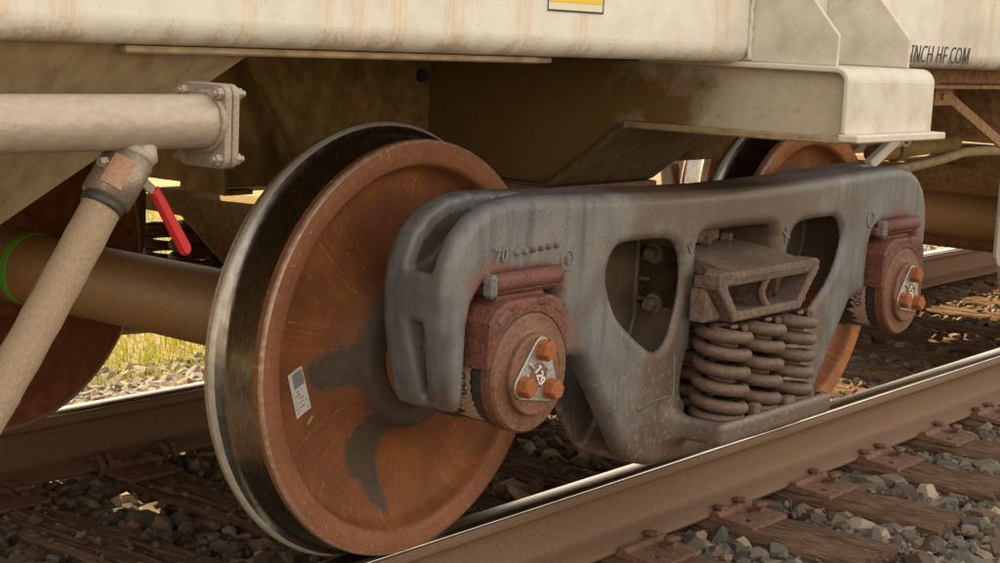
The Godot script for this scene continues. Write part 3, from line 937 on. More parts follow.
func adapter(x: float, label: String) -> void:
	var poly := PackedVector2Array([Vector2(-0.131, 0.478), Vector2(-0.131, 0.572), Vector2(-0.112, 0.596), Vector2(-0.07, 0.612), Vector2(0.07, 0.612), Vector2(0.112, 0.596), Vector2(0.131, 0.572), Vector2(0.131, 0.478)])
	for i in 15:
		var a := deg_to_rad(10.0 + 160.0 * i / 14.0)
		poly.append(Vector2(cos(a) * 0.1225, WHEEL_R + sin(a) * 0.1225))
	var mb := MB.new()
	mb.prism(poly, 0.172, 0.376, 0.006)
	var o := base("bearing_adapter", Vector3(x, 0, 0))
	tag(o, label, "bearing adapter", "bearing adapters over the journals")
	part("saddle", mb, M.adapter, o)
	mb = MB.new()
	mb.prism(PackedVector2Array([Vector2(-0.085, 0.606), Vector2(-0.075, 0.618), Vector2(0.075, 0.618), Vector2(0.085, 0.606)]), 0.18, 0.345, 0.002)
	part("crown", mb, M.adapter, o)
	mb = MB.new()
	mb.box(Vector3(0.035, 0.603, 0.372), Vector3(0.03, 0.018, 0.014), 0.004)
	part("lug", mb, M.adapter, o)
	for s in [-1, 1]:
		mb = MB.new()
		mb.box(Vector3(s * 0.092, 0.583, 0.3745), Vector3(0.04, 0.016, 0.006), 0.002, Basis(Vector3.BACK, -s * 0.55))
		part("stop_pad", mb, M.rust_cast, o)

# ------------------------------------------------------------------ springs and bolster
func helix(r: float, bar: float, y0: float, y1: float, turns: float, spin: float) -> MB:
	var path := []
	var rad := []
	var n := int(turns * 26)
	for i in n + 1:
		var t := float(i) / n * turns
		var k := 0.0
		# dead end coils lie flat
		var live := turns - 1.5
		if t < 0.75: k = t * 0.35
		elif t > turns - 0.75: k = 0.75 * 0.35 * 2 + live - (turns - t) * 0.35
		else: k = 0.75 * 0.35 + (t - 0.75)
		k /= live + 0.75 * 0.35 * 2
		var a := spin + t * TAU
		path.append(Vector3(cos(a) * r, lerpf(y0 + bar, y1 - bar, k), sin(a) * r))
		rad.append(bar * (0.55 + 0.45 * clampf(minf(t, turns - t) / 0.7, 0.0, 1.0)))
	var mb := MB.new()
	mb.tube(path, rad, 12)
	return mb

func springs() -> void:
	var y0 := 0.243
	var y1 := 0.488
	var lugs := get_node("truck_sideframe")
	for b in [[-0.082, 0.03, 0.052], [0.082, 0.05, 0.045], [0.19, 0.03, 0.045]]:
		var lm := MB.new()
		lm.box(Vector3(b[0], 0.235 + b[2] * 0.5, 0.207), Vector3(b[1], b[2], 0.028), 0.005)
		part("spring_lug", lm, M.bolster, lugs)
	var outer := helix(0.0565, 0.0155, y0, y1, 6.0, 0.6).mesh()
	var inner := helix(0.0285, 0.0085, y0, y1, 9.0, 2.0).mesh()
	var rows := ["front", "middle", "rear"]
	var cols := ["left", "center", "right"]
	for r in 3:
		for c in 3:
			if r > 0 and c == 1: continue
			var sx := (c - 1) * (0.163 if r == 0 else 0.076)
			var o := base("coil_spring", Vector3(0.885 + sx, 0, 0.403 - r * 0.158))
			tag(o, "brown %s coil spring in the %s row of the truck's spring nest" % [cols[c], rows[r]], "coil spring", "truck suspension springs")
			part("outer_coil", outer, M.spring, o)
			part("inner_coil", inner, M.spring, o)
	for r in 2:
		for c in 2:
			var o := base("coil_spring", Vector3(0.885 + (c - 0.5) * 0.152, 0, FAR_RAIL - 0.248 + r * 0.158))
			tag(o, "dark coil spring in the far side frame, deep in shade", "coil spring", "springs in the far side frame")
			part("outer_coil", outer, M.spring, o)

func bolster(x: float, label: String, detailed: bool) -> void:
	var o := base("truck_bolster", Vector3(x, 0, 0))
	tag(o, label, "truck bolster", "truck bolsters")
	var X := Vector3.RIGHT
	var Y := Vector3.UP
	var Z := Vector3.BACK
	# beam: deep in the middle, shallow towards the ends; outline in (z, y)
	var beam := PackedVector2Array([Vector2(0.16, 0.66), Vector2(0.16, 0.52), Vector2(0.05, 0.52), Vector2(-0.21, 0.36), Vector2(-1.295, 0.36), Vector2(-1.56, 0.53), Vector2(-1.9, 0.535), Vector2(-1.9, 0.60), Vector2(-1.5, 0.615), Vector2(-0.96, 0.632), Vector2(-0.9, 0.665), Vector2(-0.4, 0.665), Vector2(-0.1, 0.665)])
	var mb := MB.new()
	mb.prism(beam, -0.17, 0.17, 0.02, Z, Y, X)
	part("beam", mb, M.dusty, o)
	mb = MB.new()
	mb.lathe([Vector2(0.19, 0.62), Vector2(0.19, 0.70), Vector2(0.17, 0.71), Vector2(0.0, 0.71)], Vector3(0, 0, -0.7525), 40, 0.6, 1.0, 1.0, Basis(Vector3.RIGHT, -PI / 2))
	part("center_bowl", mb, M.under, o)
	if not detailed: return
	# hollow end beyond the side frame
	mb = MB.new()
	mb.prism(PackedVector2Array([Vector2(0.17, 0.652), Vector2(0.34, 0.632), Vector2(0.43, 0.612), Vector2(0.436, 0.598), Vector2(0.43, 0.580), Vector2(0.34, 0.590), Vector2(0.17, 0.60)]), -0.175, 0.175, 0.005, Z, Y, X)
	part("end_top", mb, M.bolster, o)
	mb = MB.new()
	# the lip widens outside the columns
	mb.prism(PackedVector2Array([Vector2(-0.245, 0.432), Vector2(-0.245, 0.39), Vector2(-0.18, 0.345), Vector2(0.18, 0.345), Vector2(0.245, 0.39), Vector2(0.245, 0.432)]), 0.578, 0.612, 0.006, X, Z, Y)
	part("end_lip", mb, M.bolster, o)
	mb = MB.new()
	mb.prism(PackedVector2Array([Vector2(-0.165, 0.43), Vector2(-0.17, 0.2), Vector2(0.17, 0.2), Vector2(0.165, 0.43)]), 0.489, 0.512, 0.005, X, Z, Y)
	part("end_bottom", mb, M.bolster, o)
	for s in [-1.0, 1.0]:
		mb = MB.new()
		mb.prism(PackedVector2Array([Vector2(s * 0.245, 0.60), Vector2(s * 0.243, 0.575), Vector2(s * 0.18, 0.512), Vector2(s * 0.165, 0.490), Vector2(s * 0.135, 0.490), Vector2(s * 0.148, 0.515), Vector2(s * 0.20, 0.575), Vector2(s * 0.205, 0.60)]), 0.36, 0.431, 0.004)
		part("end_cheek", mb, M.bolster, o)
		mb = MB.new()
		mb.box(Vector3(s * 0.164, 0.555, 0.27), Vector3(0.018, 0.10, 0.19), 0.004)
		part("end_wall", mb, M.bolster, o)
	var rib := []
	for i in 9: rib.append(Vector3(0.02 - 0.035 * sin(PI * i / 8.0), 0.505 + 0.085 * i / 8.0, 0.415))
	mb = MB.new()
	mb.tube(rib, 0.010, 8)
	mb.box(Vector3(0.006, 0.548, 0.32), Vector3(0.016, 0.09, 0.18), 0.003)
	part("end_rib", mb, M.bolster, o)
	mb = MB.new()
	mb.box(Vector3(-0.04, 0.668, 0.215), Vector3(0.17, 0.035, 0.08), 0.008)
	mb.box(Vector3(0.03, 0.675, 0.16), Vector3(0.20, 0.04, 0.06), 0.008)
	part("wear_pad", mb, M.bolster, o)
	for b in [[-0.02, 0.655, 0.25], [0.10, 0.655, 0.24]]:
		mb = MB.new()
		mb.box(Vector3(b[0], b[1], b[2]), Vector3(0.03, 0.022, 0.03), 0.004, Basis(Vector3.UP, 0.4))
		part("pad_lug", mb, M.bolster, o)
	# raised figures along the front edge of the lip
	var t := MeshInstance3D.new()
	t.mesh = text_mesh("CS1 B64 AG3", 0.022, 0.005)
	t.material_override = M.spike
	t.name = "cast_lettering"
	o.add_child(t, true)
	t.transform = Transform3D(Basis(Vector3.RIGHT, -PI / 2 + 0.0), Vector3(0.02, 0.6125, 0.40))

func brake_beams() -> void:  # added out of sight to keep sun off the ties by the wheel
	for s in [-1.0, 1.0]:
		var o := base("added_brake_rigging", Vector3(0.885 + s * 0.325, 0, 0))
		tag(o, "added unseen brown brake beam with a shoe against the %s wheel's tread, in shade" % ("first" if s < 0 else "second"), "brake beam", "brake beams inside the truck")
		var mb := MB.new()
		mb.box(Vector3(0, 0.375, -0.7525), Vector3(0.05, 0.10, 1.5), 0.01)
		part("beam", mb, M.under, o)
		mb = MB.new()
		mb.tube([Vector3(0, 0.375, -0.06), Vector3(-s * 0.22, 0.395, -0.7525), Vector3(0, 0.375, -1.445)], 0.018, 10)
		part("strut", mb, M.under, o)
		for z in [0.0, FAR_RAIL]:
			var poly := PackedVector2Array()
			var cx: float = s * 0.56
			for i in 9:
				var a := deg_to_rad(-28.0 + 44.0 * i / 8.0)
				poly.append(Vector2(cx - s * cos(a) * 0.464, WHEEL_R + sin(a) * 0.464))
			for i in 9:
				var a := deg_to_rad(16.0 - 44.0 * i / 8.0)
				poly.append(Vector2(cx - s * cos(a) * 0.515, WHEEL_R + sin(a) * 0.515))
			mb = MB.new()
			mb.prism(poly, z - 0.035, z + 0.04, 0.004)
			part("brake_shoe", mb, M.rust_cast, o)

func wedges() -> void:
	for s in [-1.0, 1.0]:
		var o := base("friction_wedge", Vector3(0.885, 0, 0))
		tag(o, "brown friction wedge at the %s side of the bolster end, above the springs" % ("left" if s < 0 else "right"), "friction wedge", "friction wedges")
		var mb := MB.new()
		mb.prism(PackedVector2Array([Vector2(s * 0.192, 0.565), Vector2(s * 0.192, 0.49), Vector2(s * 0.14, 0.488), Vector2(s * 0.145, 0.50), Vector2(s * 0.178, 0.565)]), 0.175, 0.352, 0.005)
		part("block", mb, M.bolster, o)
		mb = MB.new()
		mb.prism(PackedVector2Array([Vector2(s * 0.245, 0.572), Vector2(s * 0.248, 0.494), Vector2(s * 0.176, 0.490), Vector2(s * 0.18, 0.508)]), 0.352, 0.402, 0.006)
		part("toe", mb, M.bolster, o)

# ------------------------------------------------------------------ the car above
func sill_material() -> StandardMaterial3D:
	var w := 1024
	var h := 160
	var im := Image.create(w, h, false, Image.FORMAT_RGB8)
	var f := FastNoiseLite.new()
	f.seed = 77
	f.frequency = 1.0
	f.fractal_octaves = 4
	# runs of rust that start somewhere above and end along the bottom edge
	for x in w:
		var run := f.get_noise_2d(x * 0.018, 3.0)
		var thin := f.get_noise_2d(x * 0.09, 30.0)
		for y in h:
			var v := float(y) / h
			var n := f.get_noise_2d(x * 0.03, y * 0.03 + 200.0)
			var n2 := f.get_noise_2d(x * 0.3, y * 0.12 + 400.0)
			var c := Vector3(0.74, 0.705, 0.64).lerp(Vector3(0.66, 0.62, 0.55), clampf(0.35 + n * 0.8 + n2 * 0.25, 0.0, 1.0))
			var rust := clampf((run * 1.6 + thin * 0.25 - 0.2) * 1.6 + n2 * 0.2 + n * 0.4, 0.0, 1.0)
			var streak := f.get_noise_2d(x * 0.35, y * 0.012 + 900.0)
			c = c.lerp(Vector3(0.60, 0.36, 0.13), clampf(rust * (0.32 + streak * 0.5), 0.0, 0.6))
			# grime with ragged teeth along the edge
			var g := clampf((v - 0.86 + n * 0.10 + n2 * 0.10 + thin * 0.06) * 9.0, 0.0, 1.0)
			c = c.lerp(Vector3(0.36, 0.25, 0.14), g * 0.5 * clampf(0.6 + run * 2.0, 0.25, 1.0))
			if n2 > 0.62: c = c.lerp(Vector3(0.4, 0.3, 0.2), 0.4)
			im.set_pixel(x, y, lin(c.x, c.y, c.z))
	var m := StandardMaterial3D.new()
	m.albedo_texture = ImageTexture.create_from_image(im)
	m.roughness = 0.5
	m.heightmap_enabled = true
	m.heightmap_texture = fine_bump
	m.heightmap_scale = 0.02
	return m

# sill skin: profile in (z, y) swept along x with uv for its runs and stains
func sill_mesh(x0: float, x1: float) -> ArrayMesh:
	var prof := [Vector2(0.436, 1.46)]
	for i in 8:
		var a := PI / 2 * i / 7.0
		prof.append(Vector2(0.396 + cos(a) * 0.044, 1.142 - sin(a) * 0.044))
	prof.append(Vector2(0.20, 1.098))
	prof.append(Vector2(0.20, 1.112))
	prof.append(Vector2(0.385, 1.112))
	prof.append(Vector2(0.42, 1.46))
	var st := SurfaceTool.new()
	st.begin(Mesh.PRIMITIVE_TRIANGLES)
	var n := prof.size()
	var xs := []
	for i in 13: xs.append(lerpf(x0, x1, i / 12.0))
	for k in 12:
		for i in n:
			var a: Vector2 = prof[i]
			var b: Vector2 = prof[(i + 1) % n]
			st.set_smooth_group(1 if i < 8 else -1)
			var q := [Vector3(xs[k], a.y, a.x), Vector3(xs[k], b.y, b.x), Vector3(xs[k + 1], b.y, b.x), Vector3(xs[k + 1], a.y, a.x)]
			for e in [0, 1, 2, 0, 2, 3]:
				st.set_uv(Vector2((q[e].x + 3.0) / 2.6, clampf((1.30 - q[e].y) / 0.205, 0.0, 0.99)))
				st.add_vertex(q[e])
	for s in [[x0, 1], [x1, 0]]:
		var poly := PackedVector2Array(prof)
		var tri := Geometry2D.triangulate_polygon(poly)
		st.set_smooth_group(-1)
		for i in range(0, tri.size(), 3):
			for e in ([0, 1, 2] if s[1] == 0 else [0, 2, 1]):
				st.set_uv(Vector2(0.5, 0.2))
				st.add_vertex(Vector3(s[0], poly[tri[i + e]].y, poly[tri[i + e]].x))
	st.generate_normals()
	return st.commit()

func arc(c: Vector2, r: float, a0: float, a1: float, n := 6) -> Array:
	var out := []
	for i in n + 1:
		var a := deg_to_rad(lerpf(a0, a1, float(i) / n))
		out.append(c + Vector2(cos(a), sin(a)) * r)
	return out

# web plate: cream paint outboard, brown inboard: grime plus shade under the sill painted in
func web_mesh(outline: PackedVector2Array, x: float) -> ArrayMesh:
	var st := SurfaceTool.new()
	st.begin(Mesh.PRIMITIVE_TRIANGLES)
	st.set_smooth_group(-1)
	var low := func(z: float) -> float:
		if z > 0.11: return 0.945
		if z > -0.095: return lerpf(0.785, 0.945, (z + 0.095) / 0.205)
		return 0.77
	var nz := 130
	var ny := 22
	for side in 2:
		var xx := x + 0.014 * side
		for i in nz:
			for j in ny:
				var q := []
				for e in [[0, 0], [1, 0], [1, 1], [0, 1]]:
					var z := lerpf(-0.53, 0.69, float(i + e[0]) / nz)
					q.append(Vector3(xx, lerpf(low.call(z), 1.088, float(j + e[1]) / ny), z))
				for k in ([0, 1, 2, 0, 2, 3] if side == 0 else [0, 2, 1, 0, 3, 2]):
					var v: Vector3 = q[k]
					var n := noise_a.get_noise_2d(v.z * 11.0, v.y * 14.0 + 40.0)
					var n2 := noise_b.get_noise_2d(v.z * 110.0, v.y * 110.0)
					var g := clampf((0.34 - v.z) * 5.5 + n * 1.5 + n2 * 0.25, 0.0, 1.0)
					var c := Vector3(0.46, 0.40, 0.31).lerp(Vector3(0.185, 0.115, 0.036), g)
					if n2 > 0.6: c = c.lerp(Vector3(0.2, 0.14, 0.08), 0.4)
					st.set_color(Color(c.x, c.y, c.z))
					st.add_vertex(v)
	st.generate_normals()
	return st.commit()

func car() -> void:
	var X := Vector3.RIGHT
	var Y := Vector3.UP
	var Z := Vector3.BACK
	var o := base("hopper_car", Vector3.ZERO)
	tag(o, "cream painted covered hopper car whose stained sill and bolster overhang the truck", "freight car", "freight cars")
	var sm := sill_material()
	part("side_sill", sill_mesh(-6.0, 0.684), sm, o)
	part("side_sill", sill_mesh(0.70, 2.9), sm, o)
	var mb := MB.new()
	# weld bead where the sill meets the gusset
	var bead := []
	for i in 40: bead.append(Vector3(0.681 + 0.0015 * sin(i * 2.1), 1.108 + i * 0.008, 0.444 + 0.0012 * sin(i * 1.3)))
	mb.tube(bead, 0.006, 8)
	part("weld_bead", mb, M.cream, o)
	# bottom flange under the sill
	mb = MB.new()
	mb.prism(PackedVector2Array([Vector2(-1.06, 0.30), Vector2(-1.06, 0.405), Vector2(-0.07, 0.405), Vector2(0.03, 0.37), Vector2(0.06, 0.30)]), 1.085, 1.0965, 0.003, X, Z, Y)
	part("sill_flange", mb, M.hopper, o)
	# body bolster: web, flanges and the rounded end plate
	var web := PackedVector2Array([Vector2(0.690, 1.088), Vector2(0.690, 0.95), Vector2(0.11, 0.945), Vector2(-0.095, 0.785), Vector2(-0.53, 0.765), Vector2(-0.53, 1.088)])
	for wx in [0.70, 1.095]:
		part("bolster_web", web_mesh(web, wx), M.web_grime_shade, o)
	var path := [Vector2(0.15, 1.101), Vector2(0.40, 1.101), Vector2(0.66, 1.101)] + arc(Vector2(0.667, 1.066), 0.035, 85, 5, 6) + [Vector2(0.702, 1.02), Vector2(0.702, 0.955)]
	mb = MB.new()
	mb.ribbon(PackedVector2Array(path), -0.013, 0.672, 1.125, Z, Y, X, 0.003)
	part("bolster_end_plate", mb, M.cream, o)
	path = [Vector2(0.728, 0.953), Vector2(0.69, 0.949), Vector2(0.5, 0.946), Vector2(0.118, 0.944)]
	mb = MB.new()
	mb.ribbon(PackedVector2Array(path), 0.016, 0.668, 1.128, Z, Y, X, 0.003)
	part("bolster_bottom_flange", mb, M.hopper, o)
	path = [Vector2(0.117, 0.9445), Vector2(-0.09, 0.784), Vector2(-0.12, 0.770), Vector2(-0.53, 0.762)]
	mb = MB.new()
	mb.ribbon(PackedVector2Array(path), 0.016, 0.67, 1.126, Z, Y, X, 0.003)
	part("sloping_flange", mb, M.grime, o)
	mb = MB.new()
	mb.box(Vector3(0.90, 0.946, 0.712), Vector3(0.466, 0.017, 0.05), 0.003)
	part("bolster_foot_strip", mb, M.cream, o)
	mb = MB.new()
	mb.box(Vector3(0.91, 0.75, -0.42), Vector3(0.5, 0.022, 0.66), 0.004)
	part("center_plate_shelf", mb, M.brown, o)
	for gx in [0.686, 1.05]:
		mb = MB.new()
		mb.prism(PackedVector2Array([Vector2(0.445, 1.1025), Vector2(0.662, 1.1025), Vector2(0.662, 1.170), Vector2(0.44, 1.42)]), gx, gx + 0.011, 0.002, Z, Y, X)
		part("gusset", mb, M.cream, o)
	# centre sill with its end flange and foot
	mb = MB.new()
	mb.box(Vector3(1.6, 0.92, -0.7525), Vector3(3.24, 0.34, 0.445), 0.004)
	part("center_sill", mb, M.under, o)
	mb = MB.new()
	mb.box(Vector3(-0.02, 0.90, -0.60), Vector3(0.012, 0.33, 0.16), 0.002)
	mb.box(Vector3(0.02, 0.738, -0.54), Vector3(0.09, 0.012, 0.04), 0.002)
	part("sill_bracket", mb, M.under, o)
	mb = MB.new()
	mb.lathe([Vector2(0.0, 0.0), Vector2(0.018, 0.0), Vector2(0.018, 0.02), Vector2(0.0, 0.02)], Vector3(0.66, 1.018, -0.535), 16)  # dark disc standing for a hole, its shade put into the colour
	part("dark_hole_disc", mb, M.dark, o)
	# hopper bin: sloping end sheet
	mb = MB.new()
	var hp := [Vector3(-3.3, 1.12, 0.40), Vector3(-0.75, 1.12, 0.40), Vector3(-1.695, 0.30, -0.215), Vector3(-2.3, 0.30, -0.215)]
	var hf := []
	for v in hp: hf.append(Vector3(v.x, v.y, FAR_RAIL - v.z))
	var ht := PackedVector3Array()
	mb._quad(ht, hp[0], hp[1], hp[2], hp[3], Vector3(0, -0.6, 0.8))
	mb._quad(ht, hf[0], hf[1], hf[2], hf[3], Vector3(0, -0.6, -0.8))
	mb._quad(ht, hp[1], hf[1], hf[2], hp[2], Vector3(0.6, -0.8, 0))
	mb._quad(ht, hp[3], hp[2], hf[2], hf[3], Vector3.DOWN)
	mb._quad(ht, hp[0], hp[1], hf[1], hf[0], Vector3.UP)
	mb._quad(ht, hp[0], hp[3], hf[3], hf[0], Vector3.LEFT)
	mb.soup(ht, PackedInt32Array([-1]))
	part("hopper_slope", mb, M.hopper, o)
	# far sill, body above, and floor carried past the end to shade the gap
	mb = MB.new()
	mb.box(Vector3(-1.4, 1.135, -0.76), Vector3(9.2, 0.02, 2.3), 0.002)
	part("floor", mb, M.under, o)
	mb = MB.new()
	mb.box(Vector3(-1.55, 1.28, -1.93), Vector3(8.9, 0.36, 0.03), 0.004)
	part("far_side_sill", mb, M.cream, o)
	mb = MB.new()
	mb.prism(PackedVector2Array([Vector2(-1.945, 1.465), Vector2(0.44, 1.465), Vector2(0.44, 3.6), Vector2(0.1, 4.1), Vector2(-1.6, 4.1), Vector2(-1.945, 3.6)]), -6.0, 2.9, 0.0, Z, Y, X)
	part("body_shell", mb, M.cream, o)
	# stencilled lettering on the sill beyond the bolster
	var shear := func(v: Vector3) -> Vector3: return Vector3(v.x * 1.0 + v.y * 0.22, v.y, v.z)
	var t := part("stencil_lettering", bent_text("INCH HF COM", 0.046, shear, 0.001), M.black_ink, o, Vector3(1.748, 1.136, 0.4385 + 0.0022))
	t.name = "stencil_lettering"
	# end sill, brace and brown inner beam seen past the bolster
	mb = MB.new()
	mb.box(Vector3(2.1, 1.075, 0.27), Vector3(1.6, 0.05, 0.02), 0.003)
	part("inner_beam", mb, M.brown, o)
	mb = MB.new()
	mb.box(Vector3(2.35, 1.043, 0.29), Vector3(1.1, 0.012, 0.10), 0.002)
	part("beam_flange", mb, M.brown, o)
	mb = MB.new()
	mb.box(Vector3(2.36, 0.955, 0.28), Vector3(0.62, 0.035, 0.012), 0.002, Basis(Vector3.BACK, -0.32))
	part("diagonal_brace", mb, M.brown, o)
	mb = MB.new()
	mb.box(Vector3(2.14, 1.012, 0.287), Vector3(0.13, 0.055, 0.012), 0.002)
	mb.hexbolt(Vector3(2.12, 1.012, 0.293), 0.012, 0.012)
	part("brace_lug", mb, M.brown, o)
	mb = MB.new()
	mb.box(Vector3(2.9, 0.98, -0.76), Vector3(0.02, 0.28, 2.3), 0.003)
	part("end_sill", mb, M.brown, o)
	# hazard label on the sill
	mb = MB.new()
	mb.box(Vector3(0.006, 1.232, 0.4398), Vector3(0.186, 0.092, 0.0016), 0.0003)
	var lab := part("warning_label", mb, M.label_white, o)
	mb = MB.new()
	mb.box(Vector3(0.006, 1.238, 0.4408), Vector3(0.176, 0.068, 0.0012), 0.0003)
	part("yellow_field", mb, M.yellow, lab)
	mb = MB.new()
	mb.box(Vector3(0.006, 1.1878, 0.4408), Vector3(0.186, 0.004, 0.0014), 0.0003)
	mb.box(Vector3(-0.0855, 1.234, 0.4408), Vector3(0.003, 0.088, 0.0014), 0.0003)
	mb.box(Vector3(0.0975, 1.234, 0.4408), Vector3(0.003, 0.088, 0.0014), 0.0003)
	part("label_border", mb, M.black_ink, lab)

func piping() -> void:
	var o := base("discharge_pipe", Vector3.ZERO)
	tag(o, "grey steel discharge pipe with a bolted square flange under the sill", "pipe")
	var y := 0.9915
	var z := 0.50
	var mb := MB.new()
	mb.tube([Vector3(-4.0, y + 0.002, z), Vector3(-2.0, y + 0.001, z), Vector3(-0.986, y, z)], 0.0395, 40, true)
	part("tube", mb, M.pipe, o)
	mb = MB.new()
	var ring := []
	for i in 37:
		var a := TAU * i / 36
		ring.append(Vector3(-0.989 + 0.001 * sin(i * 2.3), y + cos(a) * (0.042 + 0.0008 * sin(i * 1.7)), z + sin(a) * 0.042))
	mb.tube(ring, 0.005, 8, false)
	part("weld_ring", mb, M.galv, o)
	for k in 2:
		var sq := PackedVector2Array()
		for c in [[1, 1, 0], [-1, 1, 90], [-1, -1, 180], [1, -1, 270]]:
			for p in arc(Vector2(z - 0.007 + c[0] * 0.036, y - 0.006 + c[1] * 0.046), 0.016, c[2], c[2] + 90, 4): sq.append(p)
		mb = MB.new()
		mb.prism(sq, -0.988 + k * 0.0145, -0.9755 + k * 0.0145, 0.0022, Vector3.BACK, Vector3.UP, Vector3.RIGHT)
		part("flange", mb, M.galv, o)
	for c in [[1, 1], [-1, 1], [-1, -1], [1, -1]]:
		mb = MB.new()
		var p := Vector3(0, y - 0.006 + c[1] * 0.048, z - 0.007 + c[0] * 0.039)
		mb.hexbolt(Vector3(-0.987, p.y, p.z), 0.0095, 0.011, Basis(Vector3.UP, -PI / 2))
		mb.hexbolt(Vector3(-0.9615, p.y, p.z), 0.0095, 0.011, Basis(Vector3.UP, PI / 2))
		mb.tube([Vector3(-1.004, p.y, p.z), Vector3(-0.943, p.y, p.z)], 0.005, 10)
		part("flange_bolt", mb, M.galv, o)
	# outlet stub, coupling and the hose that hangs from it
	var h := base("drain_hose", Vector3.ZERO)
	tag(h, "dusty tan hose clamped to a metal coupling, hanging below the discharge pipe", "hose")
	var a0 := Vector3(-1.112, 0.962, 0.5)
	var dir := Vector3(-0.60, -0.80, 0.02).normalized()
	mb = MB.new()
	mb.tube([a0 + Vector3(0.002, 0.004, 0), a0 + Vector3(0.001, -0.012, 0), a0 + dir * 0.022], [0.024, 0.030, 0.030], 28)
	part("stub", mb, M.pipe, h)
	mb = MB.new()
	mb.tube([a0 + dir * 0.012, a0 + dir * 0.016, a0 + dir * 0.026, a0 + dir * 0.028], [0.029, 0.034, 0.034, 0.029], 28)
	part("collar", mb, M.galv, h)
	mb = MB.new()
	mb.tube([a0 + dir * 0.026, a0 + dir * 0.027, a0 + dir * 0.095, a0 + dir * 0.098], [0.028, 0.0365, 0.0365, 0.029], 32)
	part("coupling", mb, M.coupling, h)
	var pn := Vector3(-0.70, 0.10, 0.70)
	pn = (pn - dir * pn.dot(dir)).normalized()
	var ps := dir.cross(pn).normalized()
	var patch := PackedVector2Array()
	for i in 7: patch.append(Vector2.from_angle(deg_to_rad(-24.0 + 8.0 * i)) * 0.0395)
	for i in 7: patch.append(Vector2.from_angle(deg_to_rad(24.0 - 8.0 * i)) * 0.0355)
	for i in patch.size(): patch[i] = patch[i]
	mb = MB.new()
	var shifted := MB.new()
	shifted.prism(patch, 0.04, 0.086, 0.0, pn, ps, dir)
	part("copper_plate", shifted, M.copper, h, a0)
	mb = MB.new()
	mb.hexbolt(a0 + dir * 0.055 + Vector3(-0.028, 0.02, 0.006), 0.008, 0.012, Basis(Vector3.UP, -PI / 2))
	part("set_screw", mb, M.galv, h)
	mb = MB.new()
	mb.tube([a0 + dir * 0.098, a0 + dir * 0.100, a0 + dir * 0.110, a0 + dir * 0.112], [0.028, 0.0312, 0.0312, 0.028], 28)
	part("clamp", mb, M.bearing, h)
	var hp := []
	var hr := []
	for i in 30:
		var t := i / 29.0
		hp.append(a0 + dir * (0.085 + t * 0.55) + Vector3(0.012 * sin(t * 2.4), 0, 0))
		hr.append(0.0285 + 0.0006 * sin(i * 1.9))
	mb = MB.new()
	mb.tube(hp, hr, 28)
	part("hose", mb, M.hose, h)
	# lever of the valve
	var v := base("valve_lever", Vector3.ZERO)
	tag(v, "valve lever with a bright red dipped grip beside the hose coupling", "lever")
	mb = MB.new()
	mb.prism(PackedVector2Array([Vector2(-1.112, 0.9265), Vector2(-1.074, 0.8985), Vector2(-1.079, 0.8845), Vector2(-1.120, 0.9135)]), 0.490, 0.4945, 0.0008)
	part("stem", mb, M.coupling, v)
	mb = MB.new()
	var ga := Vector2(-1.076, 0.893)
	var gb := Vector2(-1.016, 0.803)
	var gd := (gb - ga).normalized()
	var gn := Vector2(-gd.y, gd.x)
	var grip := PackedVector2Array([ga - gn * 0.0088, ga + gn * 0.0088])
	for i in 9:
		var an := deg_to_rad(90.0 - 180.0 * i / 8.0)
		grip.append(gb + (gd * cos(an) + gn * sin(an)) * 0.0102)
	mb.prism(grip, 0.4855, 0.4985, 0.004)
	part("grip", mb, M.red, v)

func ladder() -> void:
	var o := base("side_ladder", Vector3.ZERO)
	tag(o, "pale grey flat-bar ladder rail hanging at the right edge of the photo", "ladder")
	var stile := PackedVector2Array()
	for p in [Vector2(0.0, 0.92), Vector2(0.0, 0.03), Vector2(0.012, 0.008), Vector2(0.035, 0.0), Vector2(0.06, 0.008), Vector2(0.07, 0.03), Vector2(0.07, 0.92)]: stile.append(p + Vector2(1.852, 0.548))
	var mb := MB.new()
	mb.prism(stile, 0.60, 0.612, 0.002)
	part("stile", mb, M.galv, o)
	mb = MB.new()
	var st2 := PackedVector2Array()
	for p in stile: st2.append(p + Vector2(0.42, 0))
	mb.prism(st2, 0.60, 0.612, 0.002)
	part("stile", mb, M.galv, o)
	for i in 3:
		mb = MB.new()
		mb.tube([Vector3(1.90, 0.62 + i * 0.3, 0.594), Vector3(2.29, 0.62 + i * 0.3, 0.594)], 0.011, 12)
		part("rung", mb, M.galv, o)
	for i in 2:
		mb = MB.new()
		mb.hexbolt(Vector3(1.887, 0.80 + i * 0.3, 0.612), 0.009, 0.008)
		part("rung_bolt", mb, M.dark, o)
	for i in 2:
		mb = MB.new()
		mb.box(Vector3(1.887 + i * 0.42, 1.43, 0.52), Vector3(0.05, 0.05, 0.165), 0.003)
		part("bracket", mb, M.galv, o)

